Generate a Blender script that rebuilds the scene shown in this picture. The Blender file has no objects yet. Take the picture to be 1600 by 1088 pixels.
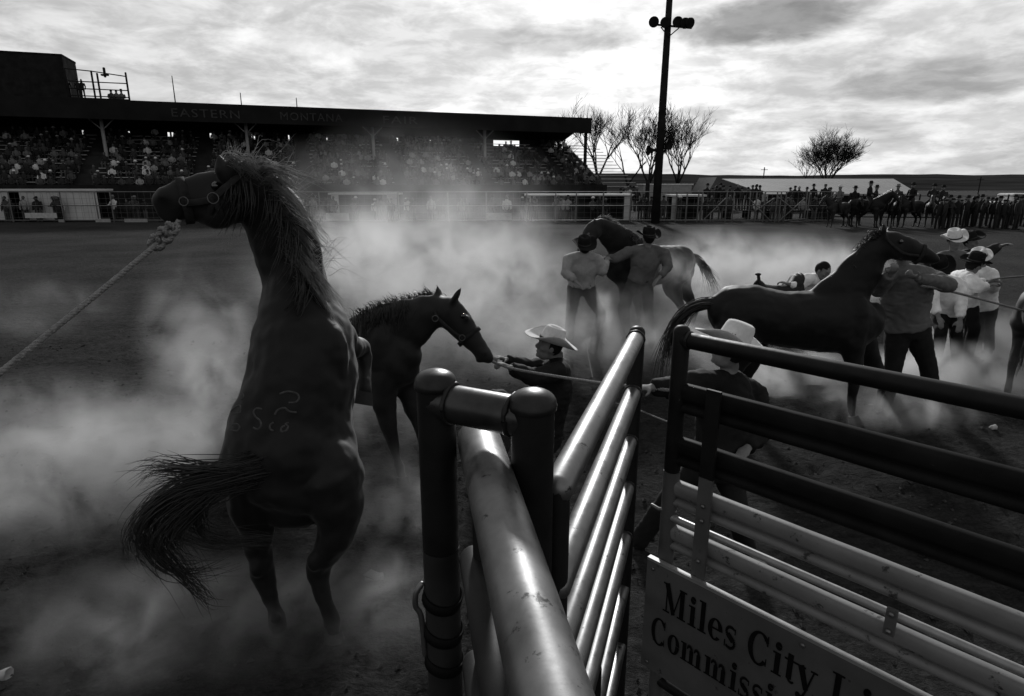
import bpy, bmesh, math, random
from math import radians as R, sin, cos, tan, pi, sqrt, atan2
from mathutils import Vector as V, Matrix, noise
from mathutils.bvhtree import BVHTree
random.seed(7)
S = bpy.context.scene
COL = S.collection
# ------------------------------------------------------------------ camera
CAM_H, PITCH, FPX = 2.4, R(14.93), 960.0
cam_d = bpy.data.cameras.new('camera'); cam = bpy.data.objects.new('camera', cam_d); COL.objects.link(cam)
cam.location = (0, 0, CAM_H); cam.rotation_euler = (pi/2 - PITCH, 0, 0)
cam_d.sensor_width = 36; cam_d.lens = 36*FPX/1600; cam_d.clip_start = .02; cam_d.clip_end = 6000
S.camera = cam
# ------------------------------------------------------------------ sky and sun (black and white photograph: neutral light)
SUN_EL, SUN_AZ = R(24), R(4)          # azimuth measured from +Y towards +X: the sun stands ahead of the camera, above the frame
W = bpy.data.worlds.new('World'); S.world = W; W.use_nodes = True
W.cycles.sampling_method = 'MANUAL'; W.cycles.sample_map_resolution = 512
nt = W.node_tree; N, L = nt.nodes, nt.links
N.clear()
def wn(t, **k):
    n = N.new(t)
    for a, b in k.items(): setattr(n, a, b)
    return n
def wmath(op, a, b=None, c=None, clamp=False):
    n = wn('ShaderNodeMath', operation=op, use_clamp=clamp)
    for i, q in enumerate((a, b, c)):
        if q is None: continue
        if isinstance(q, (int, float)): n.inputs[i].default_value = q
        else: L.new(q, n.inputs[i])
    return n.outputs[0]
sky = wn('ShaderNodeTexSky'); sky.sky_type = 'NISHITA'; sky.sun_disc = False
sky.sun_elevation = SUN_EL; sky.sun_rotation = SUN_AZ; sky.dust_density = 2.0; sky.air_density = 1.0
bw = wn('ShaderNodeRGBToBW'); L.new(sky.outputs[0], bw.inputs[0])
tc = wn('ShaderNodeTexCoord'); sep = wn('ShaderNodeSeparateXYZ'); L.new(tc.outputs['Generated'], sep.inputs[0])
zz = wmath('ADD', wmath('MAXIMUM', sep.outputs[2], 0.0), .55)
cx = wmath('DIVIDE', sep.outputs[0], zz); cy = wmath('DIVIDE', wmath('MULTIPLY', sep.outputs[2], -2.6), zz)
cw = wmath('DIVIDE', sep.outputs[1], zz)
comb = wn('ShaderNodeCombineXYZ'); L.new(cx, comb.inputs[0]); L.new(cy, comb.inputs[1]); L.new(cw, comb.inputs[2])
def cloud_noise(scale, sx, sy, seed, detail=5, rough=.58, dist=.6):
    mp = wn('ShaderNodeMapping'); mp.inputs['Scale'].default_value = (sx, sy, 1); mp.inputs['Location'].default_value = (seed, seed*.37, seed)
    L.new(comb.outputs[0], mp.inputs[0])
    n = wn('ShaderNodeTexNoise'); L.new(mp.outputs[0], n.inputs['Vector'])
    n.inputs['Scale'].default_value = scale; n.inputs['Detail'].default_value = detail
    n.inputs['Roughness'].default_value = rough; n.inputs['Distortion'].default_value = dist
    return n.outputs[0]
def mr(x, a, b, lo, hi):
    n = wn('ShaderNodeMapRange'); n.interpolation_type = 'SMOOTHSTEP'
    L.new(x, n.inputs[0])
    for i, q in enumerate((a, b, lo, hi)): n.inputs[i+1].default_value = q
    return n.outputs[0]
c1 = mr(cloud_noise(2.6, 1.0, 1.15, 3.1, 6, .64, .3), .38, .60, .78, 1.10)          # wispy bright cover over a slightly darker sky
c2 = mr(cloud_noise(9.5, .9, 1.2, 9.4, 5, .62, .3), .36, .64, .80, 1.10)        # finer ripples
# a few heavier, greyer clouds: soft lumps at fixed directions of the dome, broken up by noise
wob = cloud_noise(5.0, 1, 1.2, 21.0, 5, .6, .4)
dark = None
for (px, py, rx, ry, amt) in ((1195, 36, 150, 46, .66), (880, 58, 120, 32, .34), (1460, 135, 170, 36, .30), (1330, 200, 140, 26, .16), (-300, -200, 300, 90, .4), (2100, -150, 300, 90, .4)):
    u, v = (px-800)/FPX, (py-544)/FPX
    d = V((u, cos(PITCH)-v*sin(PITCH), -sin(PITCH)-v*cos(PITCH))).normalized()
    cz = max(d.z, 0)+.55; ax, ay = d.x/cz, -2.6*d.z/cz
    # size of the lump in dome-plane units, from its angular size
    d2 = V(((px+rx-800)/FPX, cos(PITCH)-v*sin(PITCH), -sin(PITCH)-v*cos(PITCH))).normalized(); rax = abs(d2.x/(max(d2.z,0)+.55)-ax)
    v3 = (py-ry-544)/FPX; d3 = V((u, cos(PITCH)-v3*sin(PITCH), -sin(PITCH)-v3*cos(PITCH))).normalized(); ray_ = abs(-2.6*d3.z/(max(d3.z,0)+.55)-ay)
    ex = wmath('POWER', wmath('ABSOLUTE', wmath('DIVIDE', wmath('SUBTRACT', cx, ax), rax)), 2.0)
    ey = wmath('POWER', wmath('ABSOLUTE', wmath('DIVIDE', wmath('SUBTRACT', cy, ay), ray_)), 2.0)
    e = wmath('ADD', wmath('ADD', ex, ey), wmath('MULTIPLY', wmath('SUBTRACT', wob, .5), 3.0))
    e = wmath('ADD', e, wmath('MULTIPLY', wmath('LESS_THAN', cw, 0.0), 99.0))
    e = mr(e, .25, 1.55, amt, 0.0)
    dark = e if dark is None else wmath('MAXIMUM', dark, e)
val = wmath('MULTIPLY', wmath('POWER', bw.outputs[0], .27), 1.0)
val = wmath('MULTIPLY', wmath('MULTIPLY', val, c1), c2)
val = wmath('MULTIPLY', val, wmath('SUBTRACT', 1.0, dark))
SKY_K = wmath('MULTIPLY', val, 4.3)
bg = wn('ShaderNodeBackground'); bg.inputs['Strength'].default_value = .1
L.new(SKY_K, bg.inputs['Color'])
wo = wn('ShaderNodeOutputWorld'); L.new(bg.outputs[0], wo.inputs[0])
sl = bpy.data.lights.new('sun', 'SUN'); sl.energy = 4.0; sl.angle = R(5.0); sl.color = (1, 1, 1)
sun = bpy.data.objects.new('sun', sl); COL.objects.link(sun)
SUN_DIR = V((sin(SUN_AZ)*cos(SUN_EL), cos(SUN_AZ)*cos(SUN_EL), sin(SUN_EL)))
sun.rotation_euler = (-SUN_DIR).to_track_quat('-Z', 'Y').to_euler(); sun.location = SUN_DIR*60
S.view_settings.view_transform = 'Standard'; S.view_settings.look = 'None'
S.view_settings.exposure = 0; S.view_settings.gamma = 1; S.view_settings.use_curve_mapping = False
S.render.engine = 'CYCLES'
S.cycles.use_denoising = True
S.cycles.max_bounces = 6; S.cycles.diffuse_bounces = 3; S.cycles.glossy_bounces = 3; S.cycles.transparent_max_bounces = 12
S.cycles.volume_bounces = 0; S.cycles.volume_step_rate = 1.0; S.cycles.volume_max_steps = 256

# ------------------------------------------------------------------ pixel / place helpers
SP, CP = sin(PITCH), cos(PITCH)
def ray(px, py):
    u, v = (px-800)/FPX, (py-544)/FPX
    return V((u, CP-v*SP, -SP-v*CP))
def P(px, py, d):                     # the point seen at a pixel of the photograph, d metres ahead
    r = ray(px, py); return V((0, 0, CAM_H)) + r*(d/r.y)
def PZ(px, py, z):
    r = ray(px, py); return V((0, 0, CAM_H)) + r*((z-CAM_H)/r.z)
def G(px, py): return PZ(px, py, 0)

# ------------------------------------------------------------------ materials
MATS = {}
def mat(name, g, rough=.7, metal=0, var=.25, scale=6, bump=0, bscale=None, spec=.03, trans=0, stretch=None, sheen=0, wear=None, tcol=None):
    if name in MATS: return MATS[name]
    m = bpy.data.materials.new(name); m.use_nodes = True; MATS[name] = m
    t = m.node_tree; n, l = t.nodes, t.links
    b = n['Principled BSDF']
    b.inputs['Roughness'].default_value = rough; b.inputs['Metallic'].default_value = metal
    b.inputs['Specular IOR Level'].default_value = spec
    if sheen:
        b.inputs['Sheen Weight'].default_value = sheen; b.inputs['Sheen Roughness'].default_value = .4
    co = n.new('ShaderNodeTexCoord'); mp = n.new('ShaderNodeMapping'); l.new(co.outputs['Object'], mp.inputs[0])
    if stretch: mp.inputs['Scale'].default_value = stretch
    no = n.new('ShaderNodeTexNoise'); no.inputs['Scale'].default_value = scale; no.inputs['Detail'].default_value = 6; no.inputs['Roughness'].default_value = .6
    l.new(mp.outputs[0], no.inputs['Vector'])
    rp = n.new('ShaderNodeMapRange'); l.new(no.outputs[0], rp.inputs[0])
    rp.inputs[1].default_value = .25; rp.inputs[2].default_value = .75
    rp.inputs[3].default_value = g*(1-var); rp.inputs[4].default_value = g*(1+var)
    src = rp.outputs[0]
    if wear:                           # (grey of the worn spots, threshold, scale)
        wn_ = n.new('ShaderNodeTexNoise'); wn_.inputs['Scale'].default_value = wear[2]; wn_.inputs['Detail'].default_value = 8; wn_.inputs['Roughness'].default_value = .7
        l.new(mp.outputs[0], wn_.inputs['Vector'])
        wr = n.new('ShaderNodeMapRange'); l.new(wn_.outputs[0], wr.inputs[0]); wr.inputs[1].default_value = wear[1]; wr.inputs[2].default_value = wear[1]+.05
        mx = n.new('ShaderNodeMix'); l.new(wr.outputs[0], mx.inputs[0]); l.new(src, mx.inputs[2]); mx.inputs[3].default_value = wear[0]
        src = mx.outputs[0]
    l.new(src, b.inputs['Base Color'])
    if rough < .6:                     # smudges: the gloss is uneven
        rn = n.new('ShaderNodeTexNoise'); rn.inputs['Scale'].default_value = scale*2.5; rn.inputs['Detail'].default_value = 7; rn.inputs['Roughness'].default_value = .7
        l.new(mp.outputs[0], rn.inputs['Vector'])
        rr_ = n.new('ShaderNodeMapRange'); l.new(rn.outputs[0], rr_.inputs[0]); rr_.inputs[1].default_value = .3; rr_.inputs[2].default_value = .7
        rr_.inputs[3].default_value = rough*.8; rr_.inputs[4].default_value = min(1, rough*1.45); l.new(rr_.outputs[0], b.inputs['Roughness'])
    if bump:
        n2 = n.new('ShaderNodeTexNoise'); n2.inputs['Scale'].default_value = bscale or scale*4; n2.inputs['Detail'].default_value = 6
        l.new(mp.outputs[0], n2.inputs['Vector'])
        bp = n.new('ShaderNodeBump'); bp.inputs['Strength'].default_value = bump; bp.inputs['Distance'].default_value = .05
        l.new(n2.outputs[0], bp.inputs['Height']); l.new(bp.outputs[0], b.inputs['Normal'])
    if trans:
        tr = n.new('ShaderNodeBsdfTranslucent'); tr.inputs[0].default_value = (tcol or g*2.2,)*3+(1,)
        mx = n.new('ShaderNodeMixShader'); mx.inputs[0].default_value = trans
        l.new(b.outputs[0], mx.inputs[1]); l.new(tr.outputs[0], mx.inputs[2]); l.new(mx.outputs[0], n['Material Output'].inputs[0])
    return m

# ------------------------------------------------------------------ mesh builder
def cr(pts, rad, sub):
    """Catmull-Rom through points and radii."""
    if sub <= 1 or len(pts) < 3: return pts, rad
    A, B = [], []
    n = len(pts)
    for i in range(n-1):
        p0, p1, p2, p3 = pts[max(i-1, 0)], pts[i], pts[i+1], pts[min(i+2, n-1)]
        r1, r2 = rad[i], rad[i+1]
        for k in range(sub):
            t = k/sub; t2, t3 = t*t, t*t*t
            A.append(.5*((2*p1)+(p2-p0)*t+(2*p0-5*p1+4*p2-p3)*t2+(3*p1-p0-3*p2+p3)*t3))
            s = t*t*(3-2*t)
            B.append((r1[0]+(r2[0]-r1[0])*s, r1[1]+(r2[1]-r1[1])*s))
    A.append(pts[-1]); B.append(rad[-1])
    return A, B
class MB:
    def __init__(s): s.v, s.f, s.m = [], [], []
    def face(s, idx, m=0): s.f.append(idx); s.m.append(m)
    def box(s, c, d, rz=0, m=0, axes=None):
        b = len(s.v); c = V(c)
        if axes is None: ex, ey, ez = V((cos(rz), sin(rz), 0)), V((-sin(rz), cos(rz), 0)), V((0, 0, 1))
        else: ex, ey, ez = axes
        for k in range(8):
            s.v.append(c + ex*(d[0]/2*(1 if k & 1 else -1)) + ey*(d[1]/2*(1 if k & 2 else -1)) + ez*(d[2]/2*(1 if k & 4 else -1)))
        for q in ((0,2,3,1),(4,5,7,6),(0,1,5,4),(2,6,7,3),(0,4,6,2),(1,3,7,5)): s.face([b+i for i in q], m)
        return s
    def beam(s, p, q, w, h, up=V((0, 0, 1)), m=0):
        p, q = V(p), V(q); t = (q-p); l = t.length; t = t/l
        side = t.cross(up)
        if side.length < 1e-4: side = t.cross(V((1, 0, 0)))
        side.normalize(); u = side.cross(t)
        return s.box((p+q)/2, (l, w, h), axes=(t, side, u), m=m)
    def quad(s, a, b, c, d, m=0):
        i = len(s.v); s.v += [V(a), V(b), V(c), V(d)]; s.face([i, i+1, i+2, i+3], m); return s
    def tube(s, pts, rad, n=8, sub=1, side=None, cap='round', m=0):
        pts = [V(p) for p in pts]
        if isinstance(rad, (int, float)): rad = [rad]*len(pts)
        rad = [(r, r) if isinstance(r, (int, float)) else r for r in rad]
        pts, rad = cr(pts, rad, sub)
        k = len(pts); rings = []
        prev = None
        for i in range(k):
            t = (pts[min(i+1, k-1)]-pts[max(i-1, 0)])
            if t.length < 1e-9: t = V((0, 0, 1))
            t.normalize()
            ref = V(side) if side is not None else (prev if prev is not None else (V((0, 0, 1)) if abs(t.z) < .9 else V((1, 0, 0))))
            a = ref - t*ref.dot(t)
            if a.length < 1e-5:
                ref = V((.3, .9, .2)); a = ref - t*ref.dot(t)
            a.normalize(); b = t.cross(a)
            if side is None: prev = a
            rings.append((pts[i], a, b, rad[i], t))
        if cap == 'round':
            p, a, b, r, t = rings[0]; mr_ = min(r)
            pre = [(p-t*mr_*.62, a, b, (r[0]*.62, r[1]*.62), t), (p-t*mr_*.34, a, b, (r[0]*.88, r[1]*.88), t)]
            p2, a2, b2, r2, t2 = rings[-1]; m2 = min(r2)
            post = [(p2+t2*m2*.34, a2, b2, (r2[0]*.88, r2[1]*.88), t2), (p2+t2*m2*.62, a2, b2, (r2[0]*.62, r2[1]*.62), t2)]
            rings = pre+rings+post
        base = len(s.v)
        for p, a, b, r, t in rings:
            for j in range(n):
                an = 2*pi*j/n
                s.v.append(p + a*(r[0]*cos(an)) + b*(r[1]*sin(an)))
        for i in range(len(rings)-1):
            for j in range(n):
                s.face([base+i*n+j, base+i*n+(j+1) % n, base+(i+1)*n+(j+1) % n, base+(i+1)*n+j], m)
        if cap:
            if cap == 'round':
                for e, sg in ((0, -1), (len(rings)-1, 1)):
                    p, a, b, r, t = rings[e]; tip = len(s.v); s.v.append(p+t*(sg*min(r)*.28))
                    for j in range(n):
                        q = [base+e*n+j, base+e*n+(j+1) % n, tip]
                        s.face(q[::-1] if sg < 0 else q, m)
            else:
                s.face([base+j for j in range(n)][::-1], m); s.face([base+(len(rings)-1)*n+j for j in range(n)], m)
        return s
    def ell(s, c, r, axes=None, nu=12, nv=8, m=0):
        c = V(c); ax = axes or (V((1, 0, 0)), V((0, 1, 0)), V((0, 0, 1)))
        b = len(s.v); s.v.append(c-ax[2]*r[2])
        for i in range(1, nv):
            ph = -pi/2+pi*i/nv
            for j in range(nu):
                th = 2*pi*j/nu
                s.v.append(c+ax[0]*(r[0]*cos(ph)*cos(th))+ax[1]*(r[1]*cos(ph)*sin(th))+ax[2]*(r[2]*sin(ph)))
        top = len(s.v); s.v.append(c+ax[2]*r[2])
        for j in range(nu):
            s.face([b, b+1+(j+1) % nu, b+1+j], m)
            for i in range(nv-2):
                q = b+1+i*nu
                s.face([q+j, q+(j+1) % nu, q+nu+(j+1) % nu, q+nu+j], m)
            q = b+1+(nv-2)*nu
            s.face([q+j, q+(j+1) % nu, top], m)
        return s
    def lathe(s, o, prof, n=16, axes=None, m=0):
        """prof: (radius, height) pairs about the third axis."""
        ax = axes or (V((1, 0, 0)), V((0, 1, 0)), V((0, 0, 1))); o = V(o); b = len(s.v)
        for r, h in prof:
            for j in range(n):
                a = 2*pi*j/n; s.v.append(o+ax[0]*(r*cos(a))+ax[1]*(r*sin(a))+ax[2]*h)
        for i in range(len(prof)-1):
            for j in range(n): s.face([b+i*n+j, b+i*n+(j+1) % n, b+(i+1)*n+(j+1) % n, b+(i+1)*n+j], m)
        s.face([b+j for j in range(n)][::-1], m); s.face([b+(len(prof)-1)*n+j for j in range(n)], m)
        return s
    def mesh(s, name, org=None):
        me = bpy.data.meshes.new(name)
        o = org or V((0, 0, 0))
        me.from_pydata([tuple(v-o) for v in s.v], [], s.f)
        me.polygons.foreach_set('material_index', s.m)
        return me
    def build(s, name, material, parent=None, smooth=True, org=None, label=None):
        if org is None: org = parent['_o'] if (parent is not None and '_o' in parent) else None
        org = V(org) if org is not None else V((0, 0, 0))
        me = s.mesh(name, org)
        return put(name, me, material, parent, smooth, org if parent is None else None, label)
def put(name, me, material, parent=None, smooth=True, loc=None, label=None):
    for m in (material if isinstance(material, (list, tuple)) else [material]): me.materials.append(m)
    if smooth: me.shade_smooth() if smooth is True else me.polygons.foreach_set('use_smooth', [True]*len(me.polygons))
    o = bpy.data.objects.new(name, me); COL.objects.link(o)
    if parent is not None: o.parent = parent
    if loc is not None: o.location = loc
    if label: o['label'] = label
    return o
ORG = {}
def org_of(o):
    while o.parent is not None: o = o.parent
    return V(ORG.get(o.name, (0, 0, 0)))
def tag(o, label, cat=None, group=None, kind=None):
    if label: o['label'] = label
    if cat: o['category'] = cat
    if group: o['group'] = group
    if kind: o['kind'] = kind
    return o
def thing(name, loc, label, cat, group=None):
    o = bpy.data.objects.new(name, None); COL.objects.link(o); o.location = loc; o.empty_display_size = .1
    ORG[o.name] = tuple(loc)
    return tag(o, label, cat, group)
def part(mb, name, material, parent, smooth=True, label=None):
    return mb.build(name, material, parent, smooth, org=org_of(parent), label=label)
def crisp(o, ang=35):
    """smooth shading with sharp edges kept"""
    me = o.data
    bm = bmesh.new(); bm.from_mesh(me)
    for e in bm.edges:
        e.smooth = not (len(e.link_faces) == 2 and e.calc_face_angle(0) > R(ang))
    bm.to_mesh(me); bm.free(); return o
def remesh(mb, voxel, smooth=6, fac=.5, name='skin'):
    """one continuous surface out of overlapping closed tubes"""
    me = mb.mesh('tmp'); o = bpy.data.objects.new('tmp', me); COL.objects.link(o)
    md = o.modifiers.new('r', 'REMESH'); md.mode = 'VOXEL'; md.voxel_size = voxel; md.adaptivity = 0
    if smooth:
        sm = o.modifiers.new('s', 'SMOOTH'); sm.factor = fac; sm.iterations = smooth
    dg = bpy.context.evaluated_depsgraph_get(); ev = o.evaluated_get(dg)
    out = bpy.data.meshes.new_from_object(ev, depsgraph=dg); out.name = name
    bpy.data.objects.remove(o); bpy.data.meshes.remove(me)
    out.materials.clear()
    return out
def put_world(name, me, material, parent, label=None):
    """me holds world coordinates; link it under parent"""
    me.transform(Matrix.Translation(-org_of(parent)))
    return put(name, me, material, parent, True, None, label)
def strap(m, c, ax, side, rs, ru, r=.009, w=.018, n=22):
    """flat band round an elliptical section"""
    ax = V(ax).normalized(); s = V(side); s = (s-ax*s.dot(ax)).normalized(); u = ax.cross(s); b = len(m.v)
    for i in range(n):
        a = 2*pi*i/n; d = s*(rs*cos(a))+u*(ru*sin(a)); dn = d.normalized()
        for k in ((-w, 0), (-w, r), (w, r), (w, 0)): m.v.append(V(c)+d+dn*k[1]+ax*k[0])
    for i in range(n):
        j = (i+1) % n
        for k in range(4): m.face([b+i*4+k, b+j*4+k, b+j*4+(k+1) % 4, b+i*4+(k+1) % 4])
def push(me, f):
    """move every vertex along its normal by f(position)"""
    me.update(); n = len(me.vertices); co = [0.0]*(3*n); no = [0.0]*(3*n)
    me.vertices.foreach_get('co', co); me.vertices.foreach_get('normal', no)
    for i in range(n):
        d = f(V(co[3*i:3*i+3])); co[3*i] += no[3*i]*d; co[3*i+1] += no[3*i+1]*d; co[3*i+2] += no[3*i+2]*d
    me.vertices.foreach_set('co', co); me.update()
_O = 'zeroth first second third fourth fifth sixth seventh eighth ninth tenth eleventh twelfth thirteenth fourteenth fifteenth sixteenth seventeenth eighteenth nineteenth twentieth'.split()
def nth(n):
    if n <= 20: return _O[n]
    t = ['', '', 'twenty', 'thirty', 'forty', 'fifty', 'sixty', 'seventy', 'eighty', 'ninety', 'hundred'][n//10]
    return t+'-'+_O[n % 10] if n % 10 else t[:-1]+'ieth'
# ================================================================== THE SETTING
M_dirt = mat('arena_dirt', .05, 1, var=.5, scale=1.2, spec=.02)
def dirt_nodes(m):
    t = m.node_tree; n, l = t.nodes, t.links; b = n['Principled BSDF']
    co = n['Texture Coordinate']
    def noise(sc, det=6, ro=.65, stretch=(1, 1, 1)):
        mp = n.new('ShaderNodeMapping'); mp.inputs['Scale'].default_value = stretch; l.new(co.outputs['Object'], mp.inputs[0])
        q = n.new('ShaderNodeTexNoise'); q.inputs['Scale'].default_value = sc; q.inputs['Detail'].default_value = det; q.inputs['Roughness'].default_value = ro
        l.new(mp.outputs[0], q.inputs['Vector']); return q.outputs[0]
    def rng(x, a, b_, lo, hi):
        q = n.new('ShaderNodeMapRange'); l.new(x, q.inputs[0])
        for i, k in enumerate((a, b_, lo, hi)): q.inputs[i+1].default_value = k
        return q.outputs[0]
    def mul(a, b_):
        q = n.new('ShaderNodeMath'); q.operation = 'MULTIPLY'; l.new(a, q.inputs[0]); l.new(b_, q.inputs[1]); return q.outputs[0]
    c = mul(rng(noise(.35, 5), .3, .7, .019, .040), rng(noise(9, 8, .75, (1, 1.6, 1)), .3, .7, .45, 1.55))
    c = mul(c, rng(noise(38, 4, .7, (1, 2, 1)), .35, .72, .75, 1.5))
    l.new(c, b.inputs['Base Color'])
    h = n.new('ShaderNodeMath'); h.operation = 'ADD'
    l.new(noise(6, 8, .7, (1, 1.5, 1)), h.inputs[0]); l.new(mul(noise(28, 6, .75), rng(noise(3), .3, .7, .2, .6)), h.inputs[1])
    bp = n.new('ShaderNodeBump'); bp.inputs['Strength'].default_value = .9; bp.inputs['Distance'].default_value = .12
    l.new(h.outputs[0], bp.inputs['Height']); l.new(bp.outputs[0], b.inputs['Normal'])
dirt_nodes(M_dirt)
# ground: churned in the arena (real small relief near the camera), then flat out to the horizon
mb = MB()
xs = [-3000, -900, -300, -120, -60, -30] + [-16+.25*i for i in range(40)] + [-6+.055*i for i in range(218)] + [6+.25*i for i in range(40)] + [16, 30, 60, 120, 300, 900, 3000]
ys = [-200, -40, -8] + [-.5+.2*i for i in range(10)] + [1.5+.055*i for i in range(100)] + [7+.12*i for i in range(60)] + [14.2+.35*i for i in range(28)] + [24+2*i for i in range(12)] + [50, 60, 80, 120, 200, 400, 900, 2500]
random.seed(11); PRINTS = {}
for k in range(1500):
    a, b = random.uniform(-7, 7), random.uniform(1.4, 11); sz = random.uniform(.05, .10); dp = random.uniform(.008, .028)
    for i in range(int((a-.25)*4), int((a+.25)*4)+1):
        for j in range(int((b-.25)*4), int((b+.25)*4)+1): PRINTS.setdefault((i, j), []).append((a, b, sz, dp))
def gz(x, y):
    if abs(x) > 16 or y < -.5 or y > 26: return 0
    f = min(1, (16-abs(x))/3)*min(1, (26-y)/6)*min(1, (y+.5)/.5)
    a = noise.fractal(V((x*1.3, y*1.6, 0)), .9, 2.1, 4) * .035 + noise.fractal(V((x*4.1, y*5, 3)), .8, 2.1, 3)*.022
    for (px_, py_, sz, dp) in PRINTS.get((int(x*4), int(y*4)), ()):
        d = sqrt((x-px_)**2+(y-py_)**2)/sz
        if d < 1.9: a += dp*(-(1-d*d) if d < 1 else .55*sin((d-1)/.9*pi))
    return a*f
for y in ys:
    for x in xs: mb.v.append(V((x, y, gz(x, y))))
nx = len(xs)
for j in range(len(ys)-1):
    for i in range(nx-1): mb.face([j*nx+i, j*nx+i+1, (j+1)*nx+i+1, (j+1)*nx+i])
ground = tag(mb.build('ground', M_dirt), 'churned dark dirt of the rodeo arena', kind='structure')

# loose clods kicked out of the dirt
rc_ = random.Random(4); mb = MB()
for k in range(2600):
    y = 1.6+9*rc_.random()**1.6; x = rc_.uniform(-.95, .95)*(y+.6); r_ = rc_.uniform(.006, .024)*(1+.5*(rc_.random() < .05))
    b = len(mb.v); z = gz(x, y)
    for (dx, dy, dz) in ((1,0,0),(-.5,.87,0),(-.5,-.87,0),(.1,.1,1),(-.1,.2,-1)):
        mb.v.append(V((x+dx*r_*rc_.uniform(.6,1.3), y+dy*r_*rc_.uniform(.6,1.3), z+r_*.3+dz*r_*rc_.uniform(.4,.9))))
    for q in ((0,1,3),(1,2,3),(2,0,3),(1,0,4),(2,1,4),(0,2,4)): mb.face([b+i for i in q])
tag(mb.build('dirt_clods', mat('clod_earth', .03, .95, var=.5, scale=3, spec=.1), smooth=False), 'loose clods scattered over the churned dirt', kind='stuff')

# hills along the horizon
M_hill = mat('hill_scrub', .02, 1, var=.7, scale=.02, spec=0)
mb = MB(); pr = []
nxh = 140
for i in range(nxh):
    x = -900+i*2400/(nxh-1)
    y0 = 560+60*sin(x*.004)
    px = 800+FPX*x/ (y0*1.03)
    h = 2.4 + y0*.0148 + y0*.0035*noise.noise(V((x*.006, 0, 0))) + y0*.0016*noise.noise(V((x*.03, 2, 0))) + y0*.0008*noise.noise(V((x*.15, 2, 0)))
    for (dy, hh) in ((-370, -.5), (-300, .16*h), (-150, .45*h+1.5*noise.noise(V((x*.02, 7, 0)))), (0, h), (80, h*.9), (300, -2)):
        mb.v.append(V((x, y0+dy, hh)))
for i in range(nxh-1):
    for k in range(5): mb.face([i*6+k, (i+1)*6+k, (i+1)*6+k+1, i*6+k+1])
tag(mb.build('hills', M_hill), 'low dark hills along the horizon', kind='structure')
# pale stubble field beyond the arena
mb = MB(); mb.quad((20, 62, .05), (130, 62, .05), (190, 200, .05), (30, 200, .05))
tag(mb.build('field', mat('dry_grass', .06, 1, var=.4, scale=.3, spec=0)), 'pale dry field behind the arena', kind='structure')

# ================================================================== GRANDSTAND
GO = V((-.629*50, 50, 0)); GA = V((.943, .332, 0)).normalized(); GB = V((-GA.y, GA.x, 0)); SPC = 10.2
def GW(s, w, z): return GO + GA*s + GB*w + V((0, 0, z))
def GS(px, py, w):
    r = ray(px, py); o = V((0, 0, CAM_H)) - GO
    t = (w - o.dot(GB))/r.dot(GB); p = o + r*t
    return p.dot(GA), p.z
s_end, z_end = GS(925, 187, -2.2); s_left, z_left = GS(0, 146, -2.2)
S0, S1 = -19.0, s_end
ZF = (z_end+z_left)/2; ZB = ZF-1.5
WF, WB = -5.6, 4.2; NR = 13
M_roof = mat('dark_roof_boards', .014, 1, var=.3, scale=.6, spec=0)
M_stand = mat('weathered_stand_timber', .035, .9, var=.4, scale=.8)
M_bench = mat('pale_bench_boards', .34, .8, var=.25, scale=1.5)
M_postw = mat('pale_painted_post', .30, .7, var=.3, scale=2)
M_white = mat('faded_white_board', .42, .7, var=.15, scale=1)
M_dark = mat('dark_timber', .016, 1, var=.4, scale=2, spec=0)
gs = thing('grandstand', GW((S0+S1)/2, 0, 0), 'long covered grandstand with dark roof, bleachers and press box, packed with spectators', 'grandstand')
def slab(s0, s1, w0, w1, za0, za1, th):
    m = MB(); c = [GW(s0, w0, za0), GW(s1, w0, za0), GW(s1, w1, za1), GW(s0, w1, za1)]
    m.v = c + [p - V((0, 0, th)) for p in c]
    for q in ((0,1,2,3),(7,6,5,4),(0,4,5,1),(1,5,6,2),(2,6,7,3),(3,7,4,0)): m.face(list(q))
    return m
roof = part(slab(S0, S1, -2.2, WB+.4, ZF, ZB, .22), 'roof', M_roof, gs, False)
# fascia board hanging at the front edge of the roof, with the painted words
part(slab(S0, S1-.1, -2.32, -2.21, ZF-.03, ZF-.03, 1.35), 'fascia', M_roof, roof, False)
for k in range(7):   # thin aerials on the roof
    s, _ = GS([277, 378, 463, 1000, 1000, 1000, 1000][k], 160, 0)
    if k > 2: break
    m = MB(); h = [2.0, 1.0, .8][k]; m.tube([GW(s, -1, ZF-.4), GW(s, -1, ZF+h)], [.05, .03], 5)
    part(m, 'aerial', M_dark, roof)
# rear wall in panels with gaps of daylight between them
gapx = [50, 128, 200, 262, 268, 328, 333, 391, 396, 450, 509, 565, 620, 672]
gaps = sorted(GS(g, 200, WB)[0] for g in gapx)
wl, zt = MB(), ZB-.05
win = [GS(771, 217, WB)[0], GS(812, 217, WB)[0]]; wz = [GS(790, 231, WB)[1], GS(790, 217, WB)[1]]
z0r = 1.8+NR*.34
zg0, zg1 = GS(450, 218, WB)[1], GS(450, 203, WB)[1]
cur = S0
def wallbox(s0, s1, z0, z1):
    p = GW((s0+s1)/2, WB+.08, (z0+z1)/2); wl.box(p, (s1-s0, .12, z1-z0), rz=atan2(GA.y, GA.x))
random.seed(3)
for g in gaps:
    wid = random.choice((.05, .09, .07))
    wallbox(cur, g-wid, .3, zt); wallbox(g-wid, g+wid, .3, zg0+random.uniform(-.2, .2)); wallbox(g-wid, g+wid, zg1+random.uniform(-.2, .2), zt); cur = g+wid
wallbox(cur, win[0], .3, zt); wallbox(win[0], win[1], .3, wz[0]); wallbox(win[0], win[1], wz[1], zt); wallbox(win[1], S1-1.0, .3, zt)
part(wl, 'rear_wall', M_dark, gs, False)
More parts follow.
